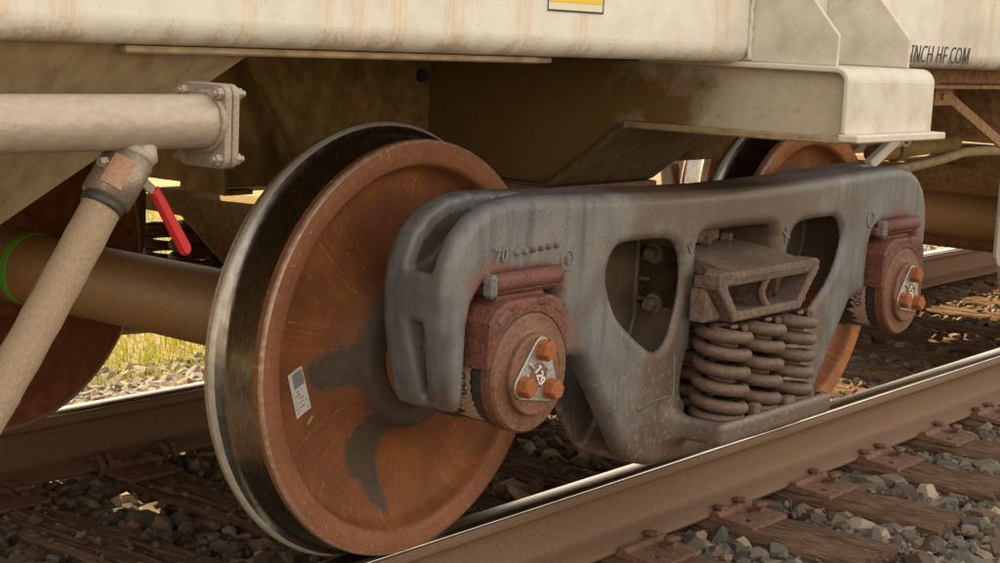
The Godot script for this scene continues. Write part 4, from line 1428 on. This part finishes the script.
func next_car() -> void:
	var o := base("neighboring_car", Vector3.ZERO)
	tag(o, "brown underframe of the next car, dim behind the right end of the side frame", "freight car", "freight cars")
	var X := Vector3.RIGHT
	var mb := MB.new()
	mb.box(Vector3(7.0, 0.93, -0.7525), Vector3(6.4, 0.32, 0.445), 0.004)
	part("center_sill", mb, M.brown, o)
	mb = MB.new()
	mb.box(Vector3(3.5, 1.0, -0.7525), Vector3(0.04, 0.36, 2.4), 0.004)  # brought close to the first car to shade ties in the gap
	part("end_sill", mb, M.brown, o)
	mb = MB.new()
	mb.box(Vector3(6.95, 1.2, -0.7525), Vector3(7.0, 0.04, 2.5), 0.004)
	part("floor", mb, M.brown, o)
	mb = MB.new()
	mb.box(Vector3(6.95, 2.7, -0.7525), Vector3(7.0, 2.9, 2.5), 0.02)
	part("body_shell", mb, M.cream, o)
	mb = MB.new()
	mb.box(Vector3(3.35, 0.86, -0.7525), Vector3(0.95, 0.14, 0.2), 0.02)
	mb.box(Vector3(3.35, 0.86, -0.7525), Vector3(0.26, 0.28, 0.3), 0.04)
	part("coupler", mb, M.rust_cast, o)
	mb = MB.new()
	mb.box(Vector3(4.62, 0.31, -0.7525), Vector3(0.08, 0.12, 1.5), 0.02)
	part("brake_beam", mb, M.brown, o)
	# brake pipe with its bend and angle cock, on this car's end
	var b := base("brake_pipe", Vector3.ZERO)
	tag(b, "tan bent brake pipe above the right end of the side frame", "pipe")
	mb = MB.new()
	var c := Curve3D.new()
	for p in [Vector3(2.20, 0.742, 0.0), Vector3(2.55, 0.753, 0.0), Vector3(2.85, 0.774, 0.0), Vector3(3.03, 0.793, 0.0), Vector3(3.2, 0.793, 0.0), Vector3(3.6, 0.785, 0.0)]: c.add_point(p)
	var pts := []
	for p in c.get_baked_points():
		if pts.is_empty() or pts[-1].distance_to(p) > 0.02: pts.append(p)
	mb.tube(pts, 0.017, 14)
	part("tube", mb, M.hopper, b)
	var k := base("brake_linkage", Vector3.ZERO)
	tag(k, "pale brake linkage with a rod and clevis beside the second wheel's top", "brake linkage")
	mb = MB.new()
	mb.box(Vector3(2.15, 0.826, 0.1), Vector3(0.21, 0.035, 0.03), 0.005, Basis(Vector3.BACK, 0.40))
	part("lever", mb, M.cream, k)
	mb = MB.new()
	mb.tube([Vector3(2.2, 0.815, 0.04), Vector3(2.85, 0.835, 0.04)], 0.028, 16)
	mb.tube([Vector3(2.36, 0.819, 0.04), Vector3(2.41, 0.821, 0.04)], 0.037, 16)
	part("rod", mb, M.under, k)
	for i in 2:
		mb = MB.new()
		var loop := []
		for j in 17: loop.append(Vector3(2.255 + i * 0.06 + cos(TAU * j / 16) * 0.03, 0.862 + sin(TAU * j / 16) * 0.02, 0.1))
		mb.tube(loop, 0.007, 8, false)
		part("chain_link", mb, M.web, k)
	# a stay from the chain up to the car so that it hangs
	mb = MB.new()
	mb.tube([Vector3(2.285, 0.88, 0.1), Vector3(2.32, 1.08, 0.08), Vector3(2.33, 1.13, 0.06)], 0.007, 8)
	part("hanger", mb, M.under, k)
	# rubber air hose behind the first wheel
	var a := base("air_hose", Vector3.ZERO)
	tag(a, "dark curved air hose hanging above the near wheel's flange", "hose")
	mb = MB.new()
	c = Curve3D.new()
	c.add_point(Vector3(-0.02, 1.13, -0.46), Vector3.ZERO, Vector3(0.0, -0.08, 0))
	c.add_point(Vector3(0.10, 0.92, -0.46), Vector3(-0.05, 0.07, 0), Vector3(0.05, -0.07, 0))
	c.add_point(Vector3(0.19, 0.70, -0.46), Vector3(0, 0.1, 0), Vector3(0, -0.1, 0))
	pts = []
	for p in c.get_baked_points():
		if pts.is_empty() or pts[-1].distance_to(p) > 0.015: pts.append(p)
	mb.tube(pts, 0.02, 14)
	part("tube", mb, M.under, a)

# ------------------------------------------------------------------ track
func rails() -> void:
	# 136-pound section in (z, y), head and body apart so that the head can be polished
	var half := [Vector2(0.0, 0.0), Vector2(0.018, -0.0006), Vector2(0.027, -0.0025), Vector2(0.0335, -0.0065), Vector2(0.0365, -0.012)]
	var rest := [Vector2(0.0365, -0.012), Vector2(0.0375, -0.03), Vector2(0.0375, -0.036), Vector2(0.035, -0.040), Vector2(0.016, -0.048), Vector2(0.011, -0.056), Vector2(0.0092, -0.075), Vector2(0.0088, -0.10), Vector2(0.010, -0.125), Vector2(0.0135, -0.140), Vector2(0.022, -0.150), Vector2(0.034, -0.1555), Vector2(0.073, -0.1735), Vector2(0.076, -0.1765), Vector2(0.076, -0.186)]
	for r in 2:
		var z0: float = [0.0, FAR_RAIL][r]
		var o := base("rail", Vector3(0, 0, z0))
		tag(o, ["brown near rail with a bright worn top, running under the truck's near wheels", "far rail in shade under the axle with a sunlit top edge"][r], "rail", "running rails")
		var body := PackedVector2Array()
		for i in rest.size(): body.append(rest[i])
		for i in rest.size(): body.append(Vector2(-rest[rest.size() - 1 - i].x, rest[rest.size() - 1 - i].y))
		var mb := MB.new()
		mb.prism(body, -5.0, 14.0, 0.0, Vector3.BACK, Vector3.UP, Vector3.RIGHT, true)
		part("web_and_foot", mb, M.rail, o)
		var head := PackedVector2Array()
		for i in half.size(): head.append(half[i])
		head.append(Vector2(0.030, -0.014))
		head.append(Vector2(-0.030, -0.014))
		for i in range(half.size() - 1, 0, -1): head.append(Vector2(-half[i].x, half[i].y))
		mb = MB.new()
		mb.prism(head, -5.0, 14.0, 0.0, Vector3.BACK, Vector3.UP, Vector3.RIGHT, true)
		part("running_surface", mb, M.rail_head, o)

func tie_mesh(seed_: int) -> ArrayMesh:
	var rng := RandomNumberGenerator.new()
	rng.seed = seed_
	var f := FastNoiseLite.new()
	f.seed = seed_
	f.frequency = 1.0
	f.fractal_octaves = 4
	var prof := []
	prof.append(Vector2(-0.115, -0.18))
	for i in 4: prof.append(Vector2(-0.116, -0.15 + 0.045 * i))
	for i in 45: prof.append(Vector2(-0.112 + 0.224 * i / 44.0, 0.0))
	for i in 4: prof.append(Vector2(0.116, -0.015 - 0.045 * i))
	prof.append(Vector2(0.115, -0.18))
	var cracks := []
	for i in 13:
		cracks.append([rng.randf_range(-0.1, 0.1), rng.randf_range(-1.35, 1.35), rng.randf_range(0.2, 0.75), rng.randf_range(0.012, 0.035), rng.randf_range(0.005, 0.011), rng.randf_range(-0.03, 0.03)])
	var nz := 110
	var rings := []
	for k in nz + 1:
		var z := lerpf(-1.30, 1.30, float(k) / nz)
		var ring := PackedVector3Array()
		for p in prof:
			var y: float = p.y
			var x: float = p.x
			var zz := z
			if y > -0.14:
				y += f.get_noise_3d(x * 9.0, y * 9.0, z * 1.6) * 0.010 + f.get_noise_3d(x * 60.0, 7.0, z * 4.0) * 0.006
				x += f.get_noise_3d(x * 3.0, p.y * 14.0 + 9.0, z * 3.0) * 0.009
				if p.y > -0.01:
					for c in cracks:
						var dz: float = (z - c[1]) / c[2]
						if absf(dz) < 1.0:
							var cx: float = c[0] + c[5] * dz + 0.004 * sin(z * 17.0)
							y -= c[3] * (1.0 - dz * dz) * maxf(0.0, 1.0 - absf(p.x - cx) / c[4])
					var er := maxf(0.0, absf(p.x) - 0.095) / 0.017
					y -= er * er * (0.008 + 0.008 * f.get_noise_2d(z * 3.0, signf(p.x) * 5.0))
				if k == 0 or k == nz: zz += f.get_noise_2d(x * 20.0, y * 20.0) * 0.02
			ring.append(Vector3(x, y, zz))
		rings.append(ring)
	var mb := MB.new()
	var t := PackedVector3Array()
	var gr := PackedInt32Array()
	var n := prof.size()
	for k in nz:
		for i in n:
			var e := (i + 1) % n
			t.append_array([rings[k][i], rings[k + 1][i], rings[k + 1][e], rings[k][i], rings[k + 1][e], rings[k][e]])
			gr.append(0); gr.append(0)
	for s in [0, nz]:
		var c := Vector3(0, -0.09, rings[s][5].z)
		for i in n:
			var e := (i + 1) % n
			if s == 0: t.append_array([c, rings[s][i], rings[s][e]])
			else: t.append_array([c, rings[s][e], rings[s][i]])
			gr.append(1)
	mb.soup(t, gr)
	return mb.mesh()

const ORD := ["first", "second", "third", "fourth", "fifth", "sixth", "seventh", "eighth", "ninth", "tenth", "eleventh", "twelfth", "thirteenth", "fourteenth", "fifteenth", "sixteenth", "seventeenth", "eighteenth"]
var tie_x := []

func ties() -> void:
	var rng := RandomNumberGenerator.new()
	rng.seed = 11
	var shapes := [tie_mesh(101), tie_mesh(202), tie_mesh(303), tie_mesh(404)]
	var plate_shape := plate_mesh()
	var spike_shape := spike_mesh()
	for i in range(-3, 14):
		var x := TIE_FIRST + TIE_PITCH * i + rng.randf_range(-0.012, 0.012)
		tie_x.append(x)
		var k := i + 3
		var o := part("railroad_tie", shapes[k % 4], M.wood, self, Vector3(x, TIE_TOP, -0.7525 + rng.randf_range(-0.03, 0.03)))
		o.rotation.y = rng.randf_range(-0.012, 0.012) + (PI if k % 3 == 1 else 0.0)
		tag(o, "weathered wooden tie, %s from the left end of the track" % ORD[k], "railroad tie", "wooden ties under the rails")
		for r in 2:
			var z: float = [0.0, FAR_RAIL][r]
			if r == 1 and i > 6: continue
			var p := base("tie_plate", Vector3(x, TIE_TOP + 0.0, z))
			tag(p, "rusty steel tie plate under the %s rail, %s from the left end" % [["near", "far"][r], ORD[k]], "tie plate", "tie plates on the ties")
			part("plate", plate_shape, M.plate, p)
			for s in [[0.062, 0.089, 0.0], [-0.062, -0.089, PI], [-0.055, 0.089, 0.0] if k % 2 == 0 else [0.055, -0.089, PI]]:
				var sp := part("spike", spike_shape, M.spike, p, Vector3(s[0], 0.024, s[1]))
				sp.rotation.y = s[2] + rng.randf_range(-0.25, 0.25)
				sp.rotation.x = rng.randf_range(-0.05, 0.08)
			# one spike stands out at the edge of the plate
			var sp2 := part("spike", spike_shape, M.spike, p, Vector3(0.06, 0.028, 0.15))
			sp2.rotation.y = PI / 2 + rng.randf_range(-0.4, 0.4)
	# spring clips round the foot of the far rail
	for a in [[0.33, "left"], [0.565, "right"]]:
		anchor(a[0], FAR_RAIL, "rusty rail anchor clipped to the far rail, the %s one of the visible pair" % a[1])
	# staple driven into a tie's side
	for i in 2:
		var mb := MB.new()
		mb.tube([Vector3(0.0, -0.018, 0), Vector3(0, 0.014, 0), Vector3(0.004, 0.018, 0.008), Vector3(0.0, 0.014, 0.016), Vector3(0, -0.018, 0.016)], 0.0022, 6)
		var s := part("tie_staple", mb, M.galv, self, Vector3(tie_x[i + 4] - 0.119, TIE_TOP - 0.035, 0.085))
		tag(s, "small bright staple in a tie, %s" % ["left of the second visible near plate", "left of the third visible near plate"][i], "staple", "staples in the ties")

func plate_mesh() -> ArrayMesh:
	# rolled plate: outline in (z, y), two shoulders against the rail foot
	var prof := PackedVector2Array([Vector2(-0.185, 0.001), Vector2(0.215, 0.001), Vector2(0.215, 0.012), Vector2(0.11, 0.020), Vector2(0.098, 0.030), Vector2(0.084, 0.030), Vector2(0.079, 0.0165), Vector2(0.070, 0.0118), Vector2(-0.070, 0.0118), Vector2(-0.079, 0.0165), Vector2(-0.084, 0.030), Vector2(-0.098, 0.030), Vector2(-0.11, 0.020), Vector2(-0.185, 0.011)])
	var mb := MB.new()
	# two square spike holes are left open on the field side
	var cuts := [-0.097, -0.06, -0.038, 0.014, 0.036, 0.097]
	for i in 5:
		if i == 1 or i == 3:
			var h0 := 0.158 if i == 1 else 0.118
			var ya := lerpf(0.020, 0.012, (h0 - 0.11) / 0.105)
			var yb := lerpf(0.020, 0.012, (h0 + 0.022 - 0.11) / 0.105)
			mb.prism(PackedVector2Array([Vector2(h0 + 0.022, 0.001), Vector2(0.215, 0.001), Vector2(0.215, 0.012), Vector2(h0 + 0.022, yb)]), cuts[i], cuts[i + 1], 0.0, Vector3.BACK, Vector3.UP, Vector3.RIGHT)
			var left := PackedVector2Array([Vector2(-0.185, 0.001), Vector2(h0, 0.001), Vector2(h0, ya)])
			for k in range(3, prof.size()): left.append(prof[k])
			mb.prism(left, cuts[i], cuts[i + 1], 0.0, Vector3.BACK, Vector3.UP, Vector3.RIGHT)
		else:
			mb.prism(prof, cuts[i], cuts[i + 1], 0.0, Vector3.BACK, Vector3.UP, Vector3.RIGHT)
	return mb.mesh()

func spike_mesh() -> ArrayMesh:
	var mb := MB.new()
	mb.box(Vector3(0, -0.03, 0), Vector3(0.016, 0.08, 0.016), 0.002)
	# oval head that hooks over the foot towards -z
	mb.prism(PackedVector2Array([Vector2(-0.014, 0.012), Vector2(-0.017, -0.008), Vector2(-0.012, -0.026), Vector2(0.0, -0.032), Vector2(0.012, -0.026), Vector2(0.017, -0.008), Vector2(0.014, 0.012)]), 0.002, 0.017, 0.005, Vector3.RIGHT, Vector3.BACK, Vector3.UP)
	return mb.mesh()

func anchor(x: float, z: float, label: String) -> void:
	var o := base("rail_anchor", Vector3(x, -0.19, z))
	tag(o, label, "rail anchor", "rail anchors")
	for k in 2:
		var mb := MB.new()
		var pts := []
		for i in 13:
			var a := deg_to_rad(-100.0 + 240.0 * i / 12.0)
			pts.append(Vector3(k * 0.032, 0.012 + sin(a) * 0.032, 0.066 + cos(a) * 0.028))
		mb.tube(pts, 0.010, 10)
		part("hook", mb, M.spike, o)
	var mb2 := MB.new()
	mb2.box(Vector3(0.016, -0.018, 0.0), Vector3(0.05, 0.014, 0.15), 0.004)
	part("bar", mb2, M.spike, o)

# ------------------------------------------------------------------ ground
func ground_y(z: float) -> float:
	if z < -2.15: return maxf(-0.25 - (-2.15 - z) * 0.20, -0.40)
	if z > 0.62: return maxf(-0.262 - (z - 0.62) * 0.16, -0.60)
	if z < 0.06: return -0.25
	return -0.262

func stone_mesh(seed_: int) -> ArrayMesh:
	# a broken stone: the solid left between a dozen random planes
	var rng := RandomNumberGenerator.new()
	rng.seed = seed_
	var np := 13
	var nrm := []
	var dist := []
	for i in np:
		var y := 1.0 - 2.0 * (i + 0.5) / np
		var a := i * 2.39996 + rng.randf_range(-0.5, 0.5)
		var v := Vector3(cos(a) * sqrt(1 - y * y), y + rng.randf_range(-0.25, 0.25), sin(a) * sqrt(1 - y * y)).normalized()
		nrm.append(v)
		dist.append(rng.randf_range(0.66, 1.02))
	var stretch := Vector3(rng.randf_range(1.0, 1.4), rng.randf_range(0.6, 0.85), rng.randf_range(0.75, 1.05))
	var t := PackedVector3Array()
	for i in np:
		var pts := []
		for j in np:
			for k in range(j + 1, np):
				if j == i or k == i: continue
				var den: float = nrm[i].dot(nrm[j].cross(nrm[k]))
				if absf(den) < 1e-4: continue
				var p: Vector3 = (nrm[j].cross(nrm[k]) * dist[i] + nrm[k].cross(nrm[i]) * dist[j] + nrm[i].cross(nrm[j]) * dist[k]) / den
				var ok := true
				for q in np:
					if nrm[q].dot(p) > dist[q] + 1e-4: ok = false
				if ok: pts.append(p)
		if pts.size() < 3: continue
		var c := Vector3.ZERO
		for p in pts: c += p
		c /= pts.size()
		var ax: Vector3 = (pts[0] - c).normalized()
		var ay: Vector3 = nrm[i].cross(ax)
		var order := []
		for p in pts: order.append([atan2((p - c).dot(ay), (p - c).dot(ax)), p])
		order.sort_custom(func(l, r): return l[0] < r[0])
		for e in order.size():
			t.append_array([c * stretch, order[e][1] * stretch, order[(e + 1) % order.size()][1] * stretch])
	var mb := MB.new()
	mb.soup(t, PackedInt32Array([-1]))
	return mb.mesh()

func stone_color(rng: RandomNumberGenerator, x: float, z: float) -> Color:
	var v := rng.randf_range(0.55, 1.25)
	var c := Vector3(0.205, 0.182, 0.15)
	var t := rng.randf()
	if t < 0.22: c = Vector3(0.30, 0.22, 0.155)
	elif t < 0.34: c = Vector3(0.20, 0.135, 0.10)
	elif t < 0.40: c = Vector3(0.42, 0.33, 0.24)
	# rust dust lies on the stones close to the rails
	var near := minf(absf(z), absf(z - FAR_RAIL))
	if z < FAR_RAIL - 0.3:
		c = c.lerp(Vector3(0.36, 0.34, 0.30), 0.6)
		near = 1.0
	c = c.lerp(Vector3(0.19, 0.115, 0.075), clampf(1.0 - near / 0.34, 0.0, 1.0) * rng.randf_range(0.2, 0.9))
	if z < 0.0 and z > FAR_RAIL: c = c.lerp(Vector3(0.19, 0.125, 0.08), rng.randf_range(0.15, 0.6))  # browner between the rails: warm bounce light put into the colour
	c *= v
	return Color(c.x, c.y, c.z)

func ballast(cam: Camera3D) -> void:
	var o := base("ballast", Vector3.ZERO)
	tag(o, "", "", "", "structure")
	# bed under the loose stones
	var st := SurfaceTool.new()
	st.begin(Mesh.PRIMITIVE_TRIANGLES)
	st.set_smooth_group(0)
	var zs := [-4.2, -3.0, -2.6, -2.15, -1.5, 0.0, 0.62, 1.2, 2.4, 9.0]
	for i in zs.size() - 1:
		var za: float = zs[i]
		var zb: float = zs[i + 1]
		var a := Vector3(-9, ground_y(za), za)
		var b := Vector3(16, ground_y(za), za)
		var c := Vector3(16, ground_y(zb), zb)
		var d := Vector3(-9, ground_y(zb), zb)
		for v in [a, b, c, a, c, d]: st.add_vertex(v)
	st.generate_normals()
	part("bed", st.commit(), M.gravel_bed, o)
	var shapes := []
	for i in 10: shapes.append(stone_mesh(900 + i))
	var rng := RandomNumberGenerator.new()
	rng.seed = 5
	var all := []
	var to_cam := cam.global_transform.affine_inverse() if cam.is_inside_tree() else cam.transform.affine_inverse()
	# [x0, x1, z0, z1, pitch, least size, most size]
	for a in [[0.2, 4.2, 0.03, 1.15, 0.043, 0.014, 0.047], [-1.0, 3.4, -1.52, 0.06, 0.041, 0.014, 0.040], [3.4, 9.5, -1.52, 0.06, 0.055, 0.018, 0.036], [4.2, 8.0, 0.03, 1.0, 0.06, 0.02, 0.036], [-0.5, 9.5, -3.15, -1.5, 0.045, 0.015, 0.036]]:
		for layer in 2:
			var nx := int((a[1] - a[0]) / a[4])
			var nz := int((a[3] - a[2]) / a[4])
			for i in nx:
				for j in nz:
					var x: float = a[0] + (i + rng.randf()) * a[4]
					var z: float = a[2] + (j + rng.randf()) * a[4]
					var u := rng.randf()
					var s: float = lerpf(a[5], a[6], u * u)
					if rng.randf() < 0.05: s *= 1.35
					var near_rail := minf(absf(z), absf(z - FAR_RAIL))
					var y := ground_y(z) + 0.018 + layer * 0.017 + rng.randf_range(-0.012, 0.012)
					if near_rail < 0.09: y = minf(y, -0.24)
					var in_tie := false
					for tx in tie_x:
						if absf(x - tx) < 0.119 + s * 0.9 and z < 0.575 + s * 0.6 and z > -2.09 - s: in_tie = true
					if in_tie: continue
					all.append([x, y, z, s, rng.randi() % 10, rng.randf() * TAU, rng.randf_range(-0.5, 0.5), rng.randf_range(-0.5, 0.5), stone_color(rng, x, z)])
	for i in 15000:
		var far := i % 3 == 0
		var x := rng.randf_range(0.3, 4.0) if not far else rng.randf_range(-0.8, 4.0)
		var z := rng.randf_range(0.08, 1.05) if not far else rng.randf_range(-1.42, -0.08)
		var s := rng.randf_range(0.004, 0.011)
		var in_tie := false
		for tx in tie_x:
			if absf(x - tx) < 0.116 and z < 0.56: in_tie = true
		if in_tie and i % 9 > 0: continue
		var y := (TIE_TOP + s * 0.5 + 0.001) if in_tie else ground_y(z) + rng.randf_range(0.004, 0.045)
		if in_tie and minf(absf(z), absf(z - FAR_RAIL)) < 0.24: continue
		all.append([x, y, z, s, rng.randi() % 10, rng.randf() * TAU, rng.randf_range(-0.5, 0.5), rng.randf_range(-0.5, 0.5), stone_color(rng, x, z)])
	# a few stones that lie on the ties and plates
	for i in 46:
		var tx: float = tie_x[rng.randi() % tie_x.size()] + rng.randf_range(-0.1, 0.1)
		var z := rng.randf_range(-1.4, -0.14) if rng.randf() < 0.8 else rng.randf_range(0.24, 0.5)
		var s := rng.randf_range(0.009, 0.02)
		all.append([tx, TIE_TOP + s * 0.68 + 0.003, z, s, rng.randi() % 10, rng.randf() * TAU, 0.0, 0.0, stone_color(rng, tx, z)])
	# the 300 that show largest become single stones
	var ranked := []
	for i in all.size():
		var e: Array = all[i]
		var p := to_cam * Vector3(e[0], e[1], e[2])
		var fx := p.x / -p.z / tan(deg_to_rad(cam.fov * 0.5))
		var fy := p.y / -p.z / tan(deg_to_rad(cam.fov * 0.5))
		var hidden: bool = e[2] < -0.06 and e[0] < 0.35 and e[2] > -0.3 or absf(e[2]) < 0.09
		if absf(fx) < 1.72 and absf(fy) < 0.97 and not hidden: ranked.append([-e[3] / -p.z, i])
	ranked.sort()
	var single := {}
	var stone_mats := []
	for k in mini(300, ranked.size()): single[ranked[k][1]] = true
	for k in 8:
		var cr := RandomNumberGenerator.new()
		cr.seed = 60 + k
		var sm: StandardMaterial3D = M.stone.duplicate()
		sm.vertex_color_use_as_albedo = false
		var cc := stone_color(cr, 0, 5)
		sm.albedo_color = cc.linear_to_srgb()
		stone_mats.append(sm)
	var lists := []
	for i in 10: lists.append([])
	for i in all.size():
		var e: Array = all[i]
		var b := Basis.from_euler(Vector3(e[6], e[5], e[7])).scaled(Vector3.ONE * e[3])
		var tf := Transform3D(b, Vector3(e[0], e[1], e[2]))
		if single.has(i):
			var q := part("stone", shapes[e[4]], stone_mats[i % 8], o)
			q.transform = tf
		else:
			lists[e[4]].append([tf, e[8]])
	for k in 10:
		var mm := MultiMesh.new()
		mm.transform_format = MultiMesh.TRANSFORM_3D
		mm.use_colors = true
		mm.mesh = shapes[k]
		mm.instance_count = lists[k].size()
		for i in lists[k].size():
			mm.set_instance_transform(i, lists[k][i][0])
			mm.set_instance_color(i, lists[k][i][1])
		var mi := MultiMeshInstance3D.new()
		mi.multimesh = mm
		mi.material_override = M.stone
		mi.name = "loose_stones"
		o.add_child(mi, true)
		mi.set_meta("kind", "stuff")

func field() -> void:
	var st := SurfaceTool.new()
	st.begin(Mesh.PRIMITIVE_TRIANGLES)
	var y := -0.62
	for v in [Vector3(-400, y, -600), Vector3(600, y, -600), Vector3(600, y, 400), Vector3(-400, y, -600), Vector3(600, y, 400), Vector3(-400, y, 400)]: st.add_vertex(v)
	st.generate_normals()
	var g := part("ground", st.commit(), M.field)
	tag(g, "", "", "", "structure")
	st = SurfaceTool.new()
	st.begin(Mesh.PRIMITIVE_TRIANGLES)
	for q in [[Vector3(-40, -0.395, -2.9), Vector3(80, -0.395, -2.9), Vector3(80, -0.43, -60), Vector3(-40, -0.43, -60)]]:
		for k in [0, 2, 1, 0, 3, 2]: st.add_vertex(q[k])
	st.generate_normals()
	var v2 := part("verge", st.commit(), M.field)
	tag(v2, "", "", "", "structure")
	# grass blades
	var blade := SurfaceTool.new()
	blade.begin(Mesh.PRIMITIVE_TRIANGLES)
	for v in [Vector3(-0.5, 0, 0), Vector3(0.5, 0, 0), Vector3(0.35, 0.5, 0.12), Vector3(-0.5, 0, 0), Vector3(0.35, 0.5, 0.12), Vector3(-0.35, 0.5, 0.12), Vector3(-0.35, 0.5, 0.12), Vector3(0.35, 0.5, 0.12), Vector3(0, 1, 0.4)]: blade.add_vertex(v)
	blade.generate_normals()
	var bm := blade.commit()
	var rng := RandomNumberGenerator.new()
	rng.seed = 8
	var mm := MultiMesh.new()
	mm.transform_format = MultiMesh.TRANSFORM_3D
	mm.use_colors = true
	mm.mesh = bm
	mm.instance_count = 16000
	for i in 16000:
		var d := rng.randf()
		var z := -2.86 - d * d * 5.5
		var x := rng.randf_range(0.6, 5.5) + d * d * 5.0
		var h := rng.randf_range(0.04, 0.11)
		var b := Basis(Vector3.UP, rng.randf() * TAU) * Basis.from_scale(Vector3(rng.randf_range(0.005, 0.009), h, h))
		mm.set_instance_transform(i, Transform3D(b, Vector3(x, minf(-0.385, ground_y(z)) , z)))
		var t := rng.randf()
		var c := Vector3(0.22, 0.28, 0.035).lerp(Vector3(0.46, 0.42, 0.09), t)
		mm.set_instance_color(i, Color(c.x, c.y, c.z))
	var mi := MultiMeshInstance3D.new()
	mi.multimesh = mm
	mi.material_override = M.grass
	mi.name = "grass"
	add_child(mi)
	tag(mi, "sunlit yellow green grass beyond the far ballast", "grass", "", "stuff")

# ------------------------------------------------------------------
func _ready() -> void:
	var cam := Camera3D.new()
	var yaw := 0.9055
	var pitch := -0.1520
	var roll := 0.0477
	var fwd := Vector3(sin(yaw) * cos(pitch), sin(pitch), -cos(yaw) * cos(pitch))
	var right := fwd.cross(Vector3.UP).normalized()
	var up := right.cross(fwd)
	var r2 := right * cos(roll) + up * sin(roll)
	var u2 := up * cos(roll) - right * sin(roll)
	cam.transform = Transform3D(Basis(r2, u2, -fwd), Vector3(-2.598, 1.1407, 2.3274))
	cam.fov = rad_to_deg(2.0 * atan(281.5 / 1624.0))
	cam.near = 0.05
	cam.far = 2000.0
	add_child(cam)
	cam.current = true
	var env := Environment.new()
	env.background_mode = Environment.BG_SKY
	var sky := Sky.new()
	var sm := ProceduralSkyMaterial.new()
	sm.sky_top_color = lin(0.49, 0.475, 0.455)
	sm.sky_horizon_color = lin(0.80, 0.665, 0.475)
	sm.sky_curve = 0.25
	sm.ground_bottom_color = lin(0.20, 0.17, 0.12)
	sm.ground_horizon_color = lin(0.45, 0.38, 0.27)
	sm.sun_angle_max = 30.0
	sky.sky_material = sm
	env.sky = sky
	env.tonemap_mode = Environment.TONE_MAPPER_LINEAR
	env.tonemap_exposure = 3.25
	env.sdfgi_enabled = true
	env.ssao_enabled = true
	env.ssil_enabled = true
	var we := WorldEnvironment.new()
	we.environment = env
	add_child(we)
	var sun := DirectionalLight3D.new()
	sun.light_energy = 1.6
	sun.light_color = Color(1.0, 0.86, 0.64)
	sun.light_angular_distance = 0.5
	sun.shadow_enabled = true
	var el := deg_to_rad(30.0)
	var az := deg_to_rad(11.0)   # turned from straight behind the car towards +x
	var towards := Vector3(sin(az) * cos(el), sin(el), -cos(az) * cos(el))
	add_child(sun)
	sun.look_at_from_position(Vector3.ZERO, -towards, Vector3.UP)

	noise_a.seed = 3
	noise_a.frequency = 0.4
	noise_a.fractal_octaves = 4
	noise_b.seed = 6
	noise_b.frequency = 0.5
	noise_b.fractal_octaves = 3
	materials()
	M.web_grime_shade = surf([[0.0, 0.84, 0.82, 0.79], [0.5, 0.94, 0.93, 0.92], [1.0, 1, 1, 1]], Vector3.ONE * 2.2, 0.75, 0.0, 0.05, 0.03, 55, null, Vector3.ONE, true)
	M.web = surf([[0.0, 0.22, 0.165, 0.10], [0.4, 0.33, 0.265, 0.18], [1.0, 0.44, 0.37, 0.275]], Vector3.ONE * 1.3, 0.75, 0.0, 0.05, 0.02, 52, speck_map, Vector3.ONE * 2.6)
	field()
	car()
	rails()
	ties()
	ballast(cam)
	print("track ", Time.get_ticks_msec())
	side_frame()
	print("frame ", Time.get_ticks_msec())
	wheelset(0.0, wheel_material(true, 14), "rust brown wheelset in front with a white sticker and dark smear on its near wheel", true, true)
	var face2 := wheel_material(false, 31)
	wheelset(BASE, face2, "orange rusted wheelset at the far end of the side frame, mostly hidden", true, false)
	wheelset(4.10, face2, "wheelset of the next car, only its brown axle showing at the right", false, false)
	print("wheels ", Time.get_ticks_msec())
	var fig := part("lettering", bent_text("842 0Y0", 0.035, func(v: Vector3) -> Vector3: return v, 0.001), M.orange_ink, get_node("wheelset/wheel2") if has_node("wheelset/wheel2") else get_node("wheelset").get_child(1), Vector3(0.425, 0.06, 0.1452))
	fig.rotation.z = PI / 2
	# paint ring on the first axle
	var ring := MB.new()
	ring.lathe([Vector2(0.0945, -1.310), Vector2(0.0985, -1.308), Vector2(0.0983, -1.282), Vector2(0.0945, -1.280)], Vector3.ZERO, 64, 0.8)
	var ax := get_node("wheelset/axle")
	part("paint_ring", ring, M.green, ax)
	adapter(0.0, "dull red bearing adapter seated over the near wheel's roller bearing")
	adapter(BASE, "red bearing adapter over the far right roller bearing")
	bolster(0.885, "brown cast bolster whose open end rests on the springs in the side frame", true)
	bolster(4.10 + 0.885, "dim bolster of the next car's truck behind the brown axle", false)
	springs()
	wedges()
	brake_beams()
	piping()
	ladder()
	next_car()
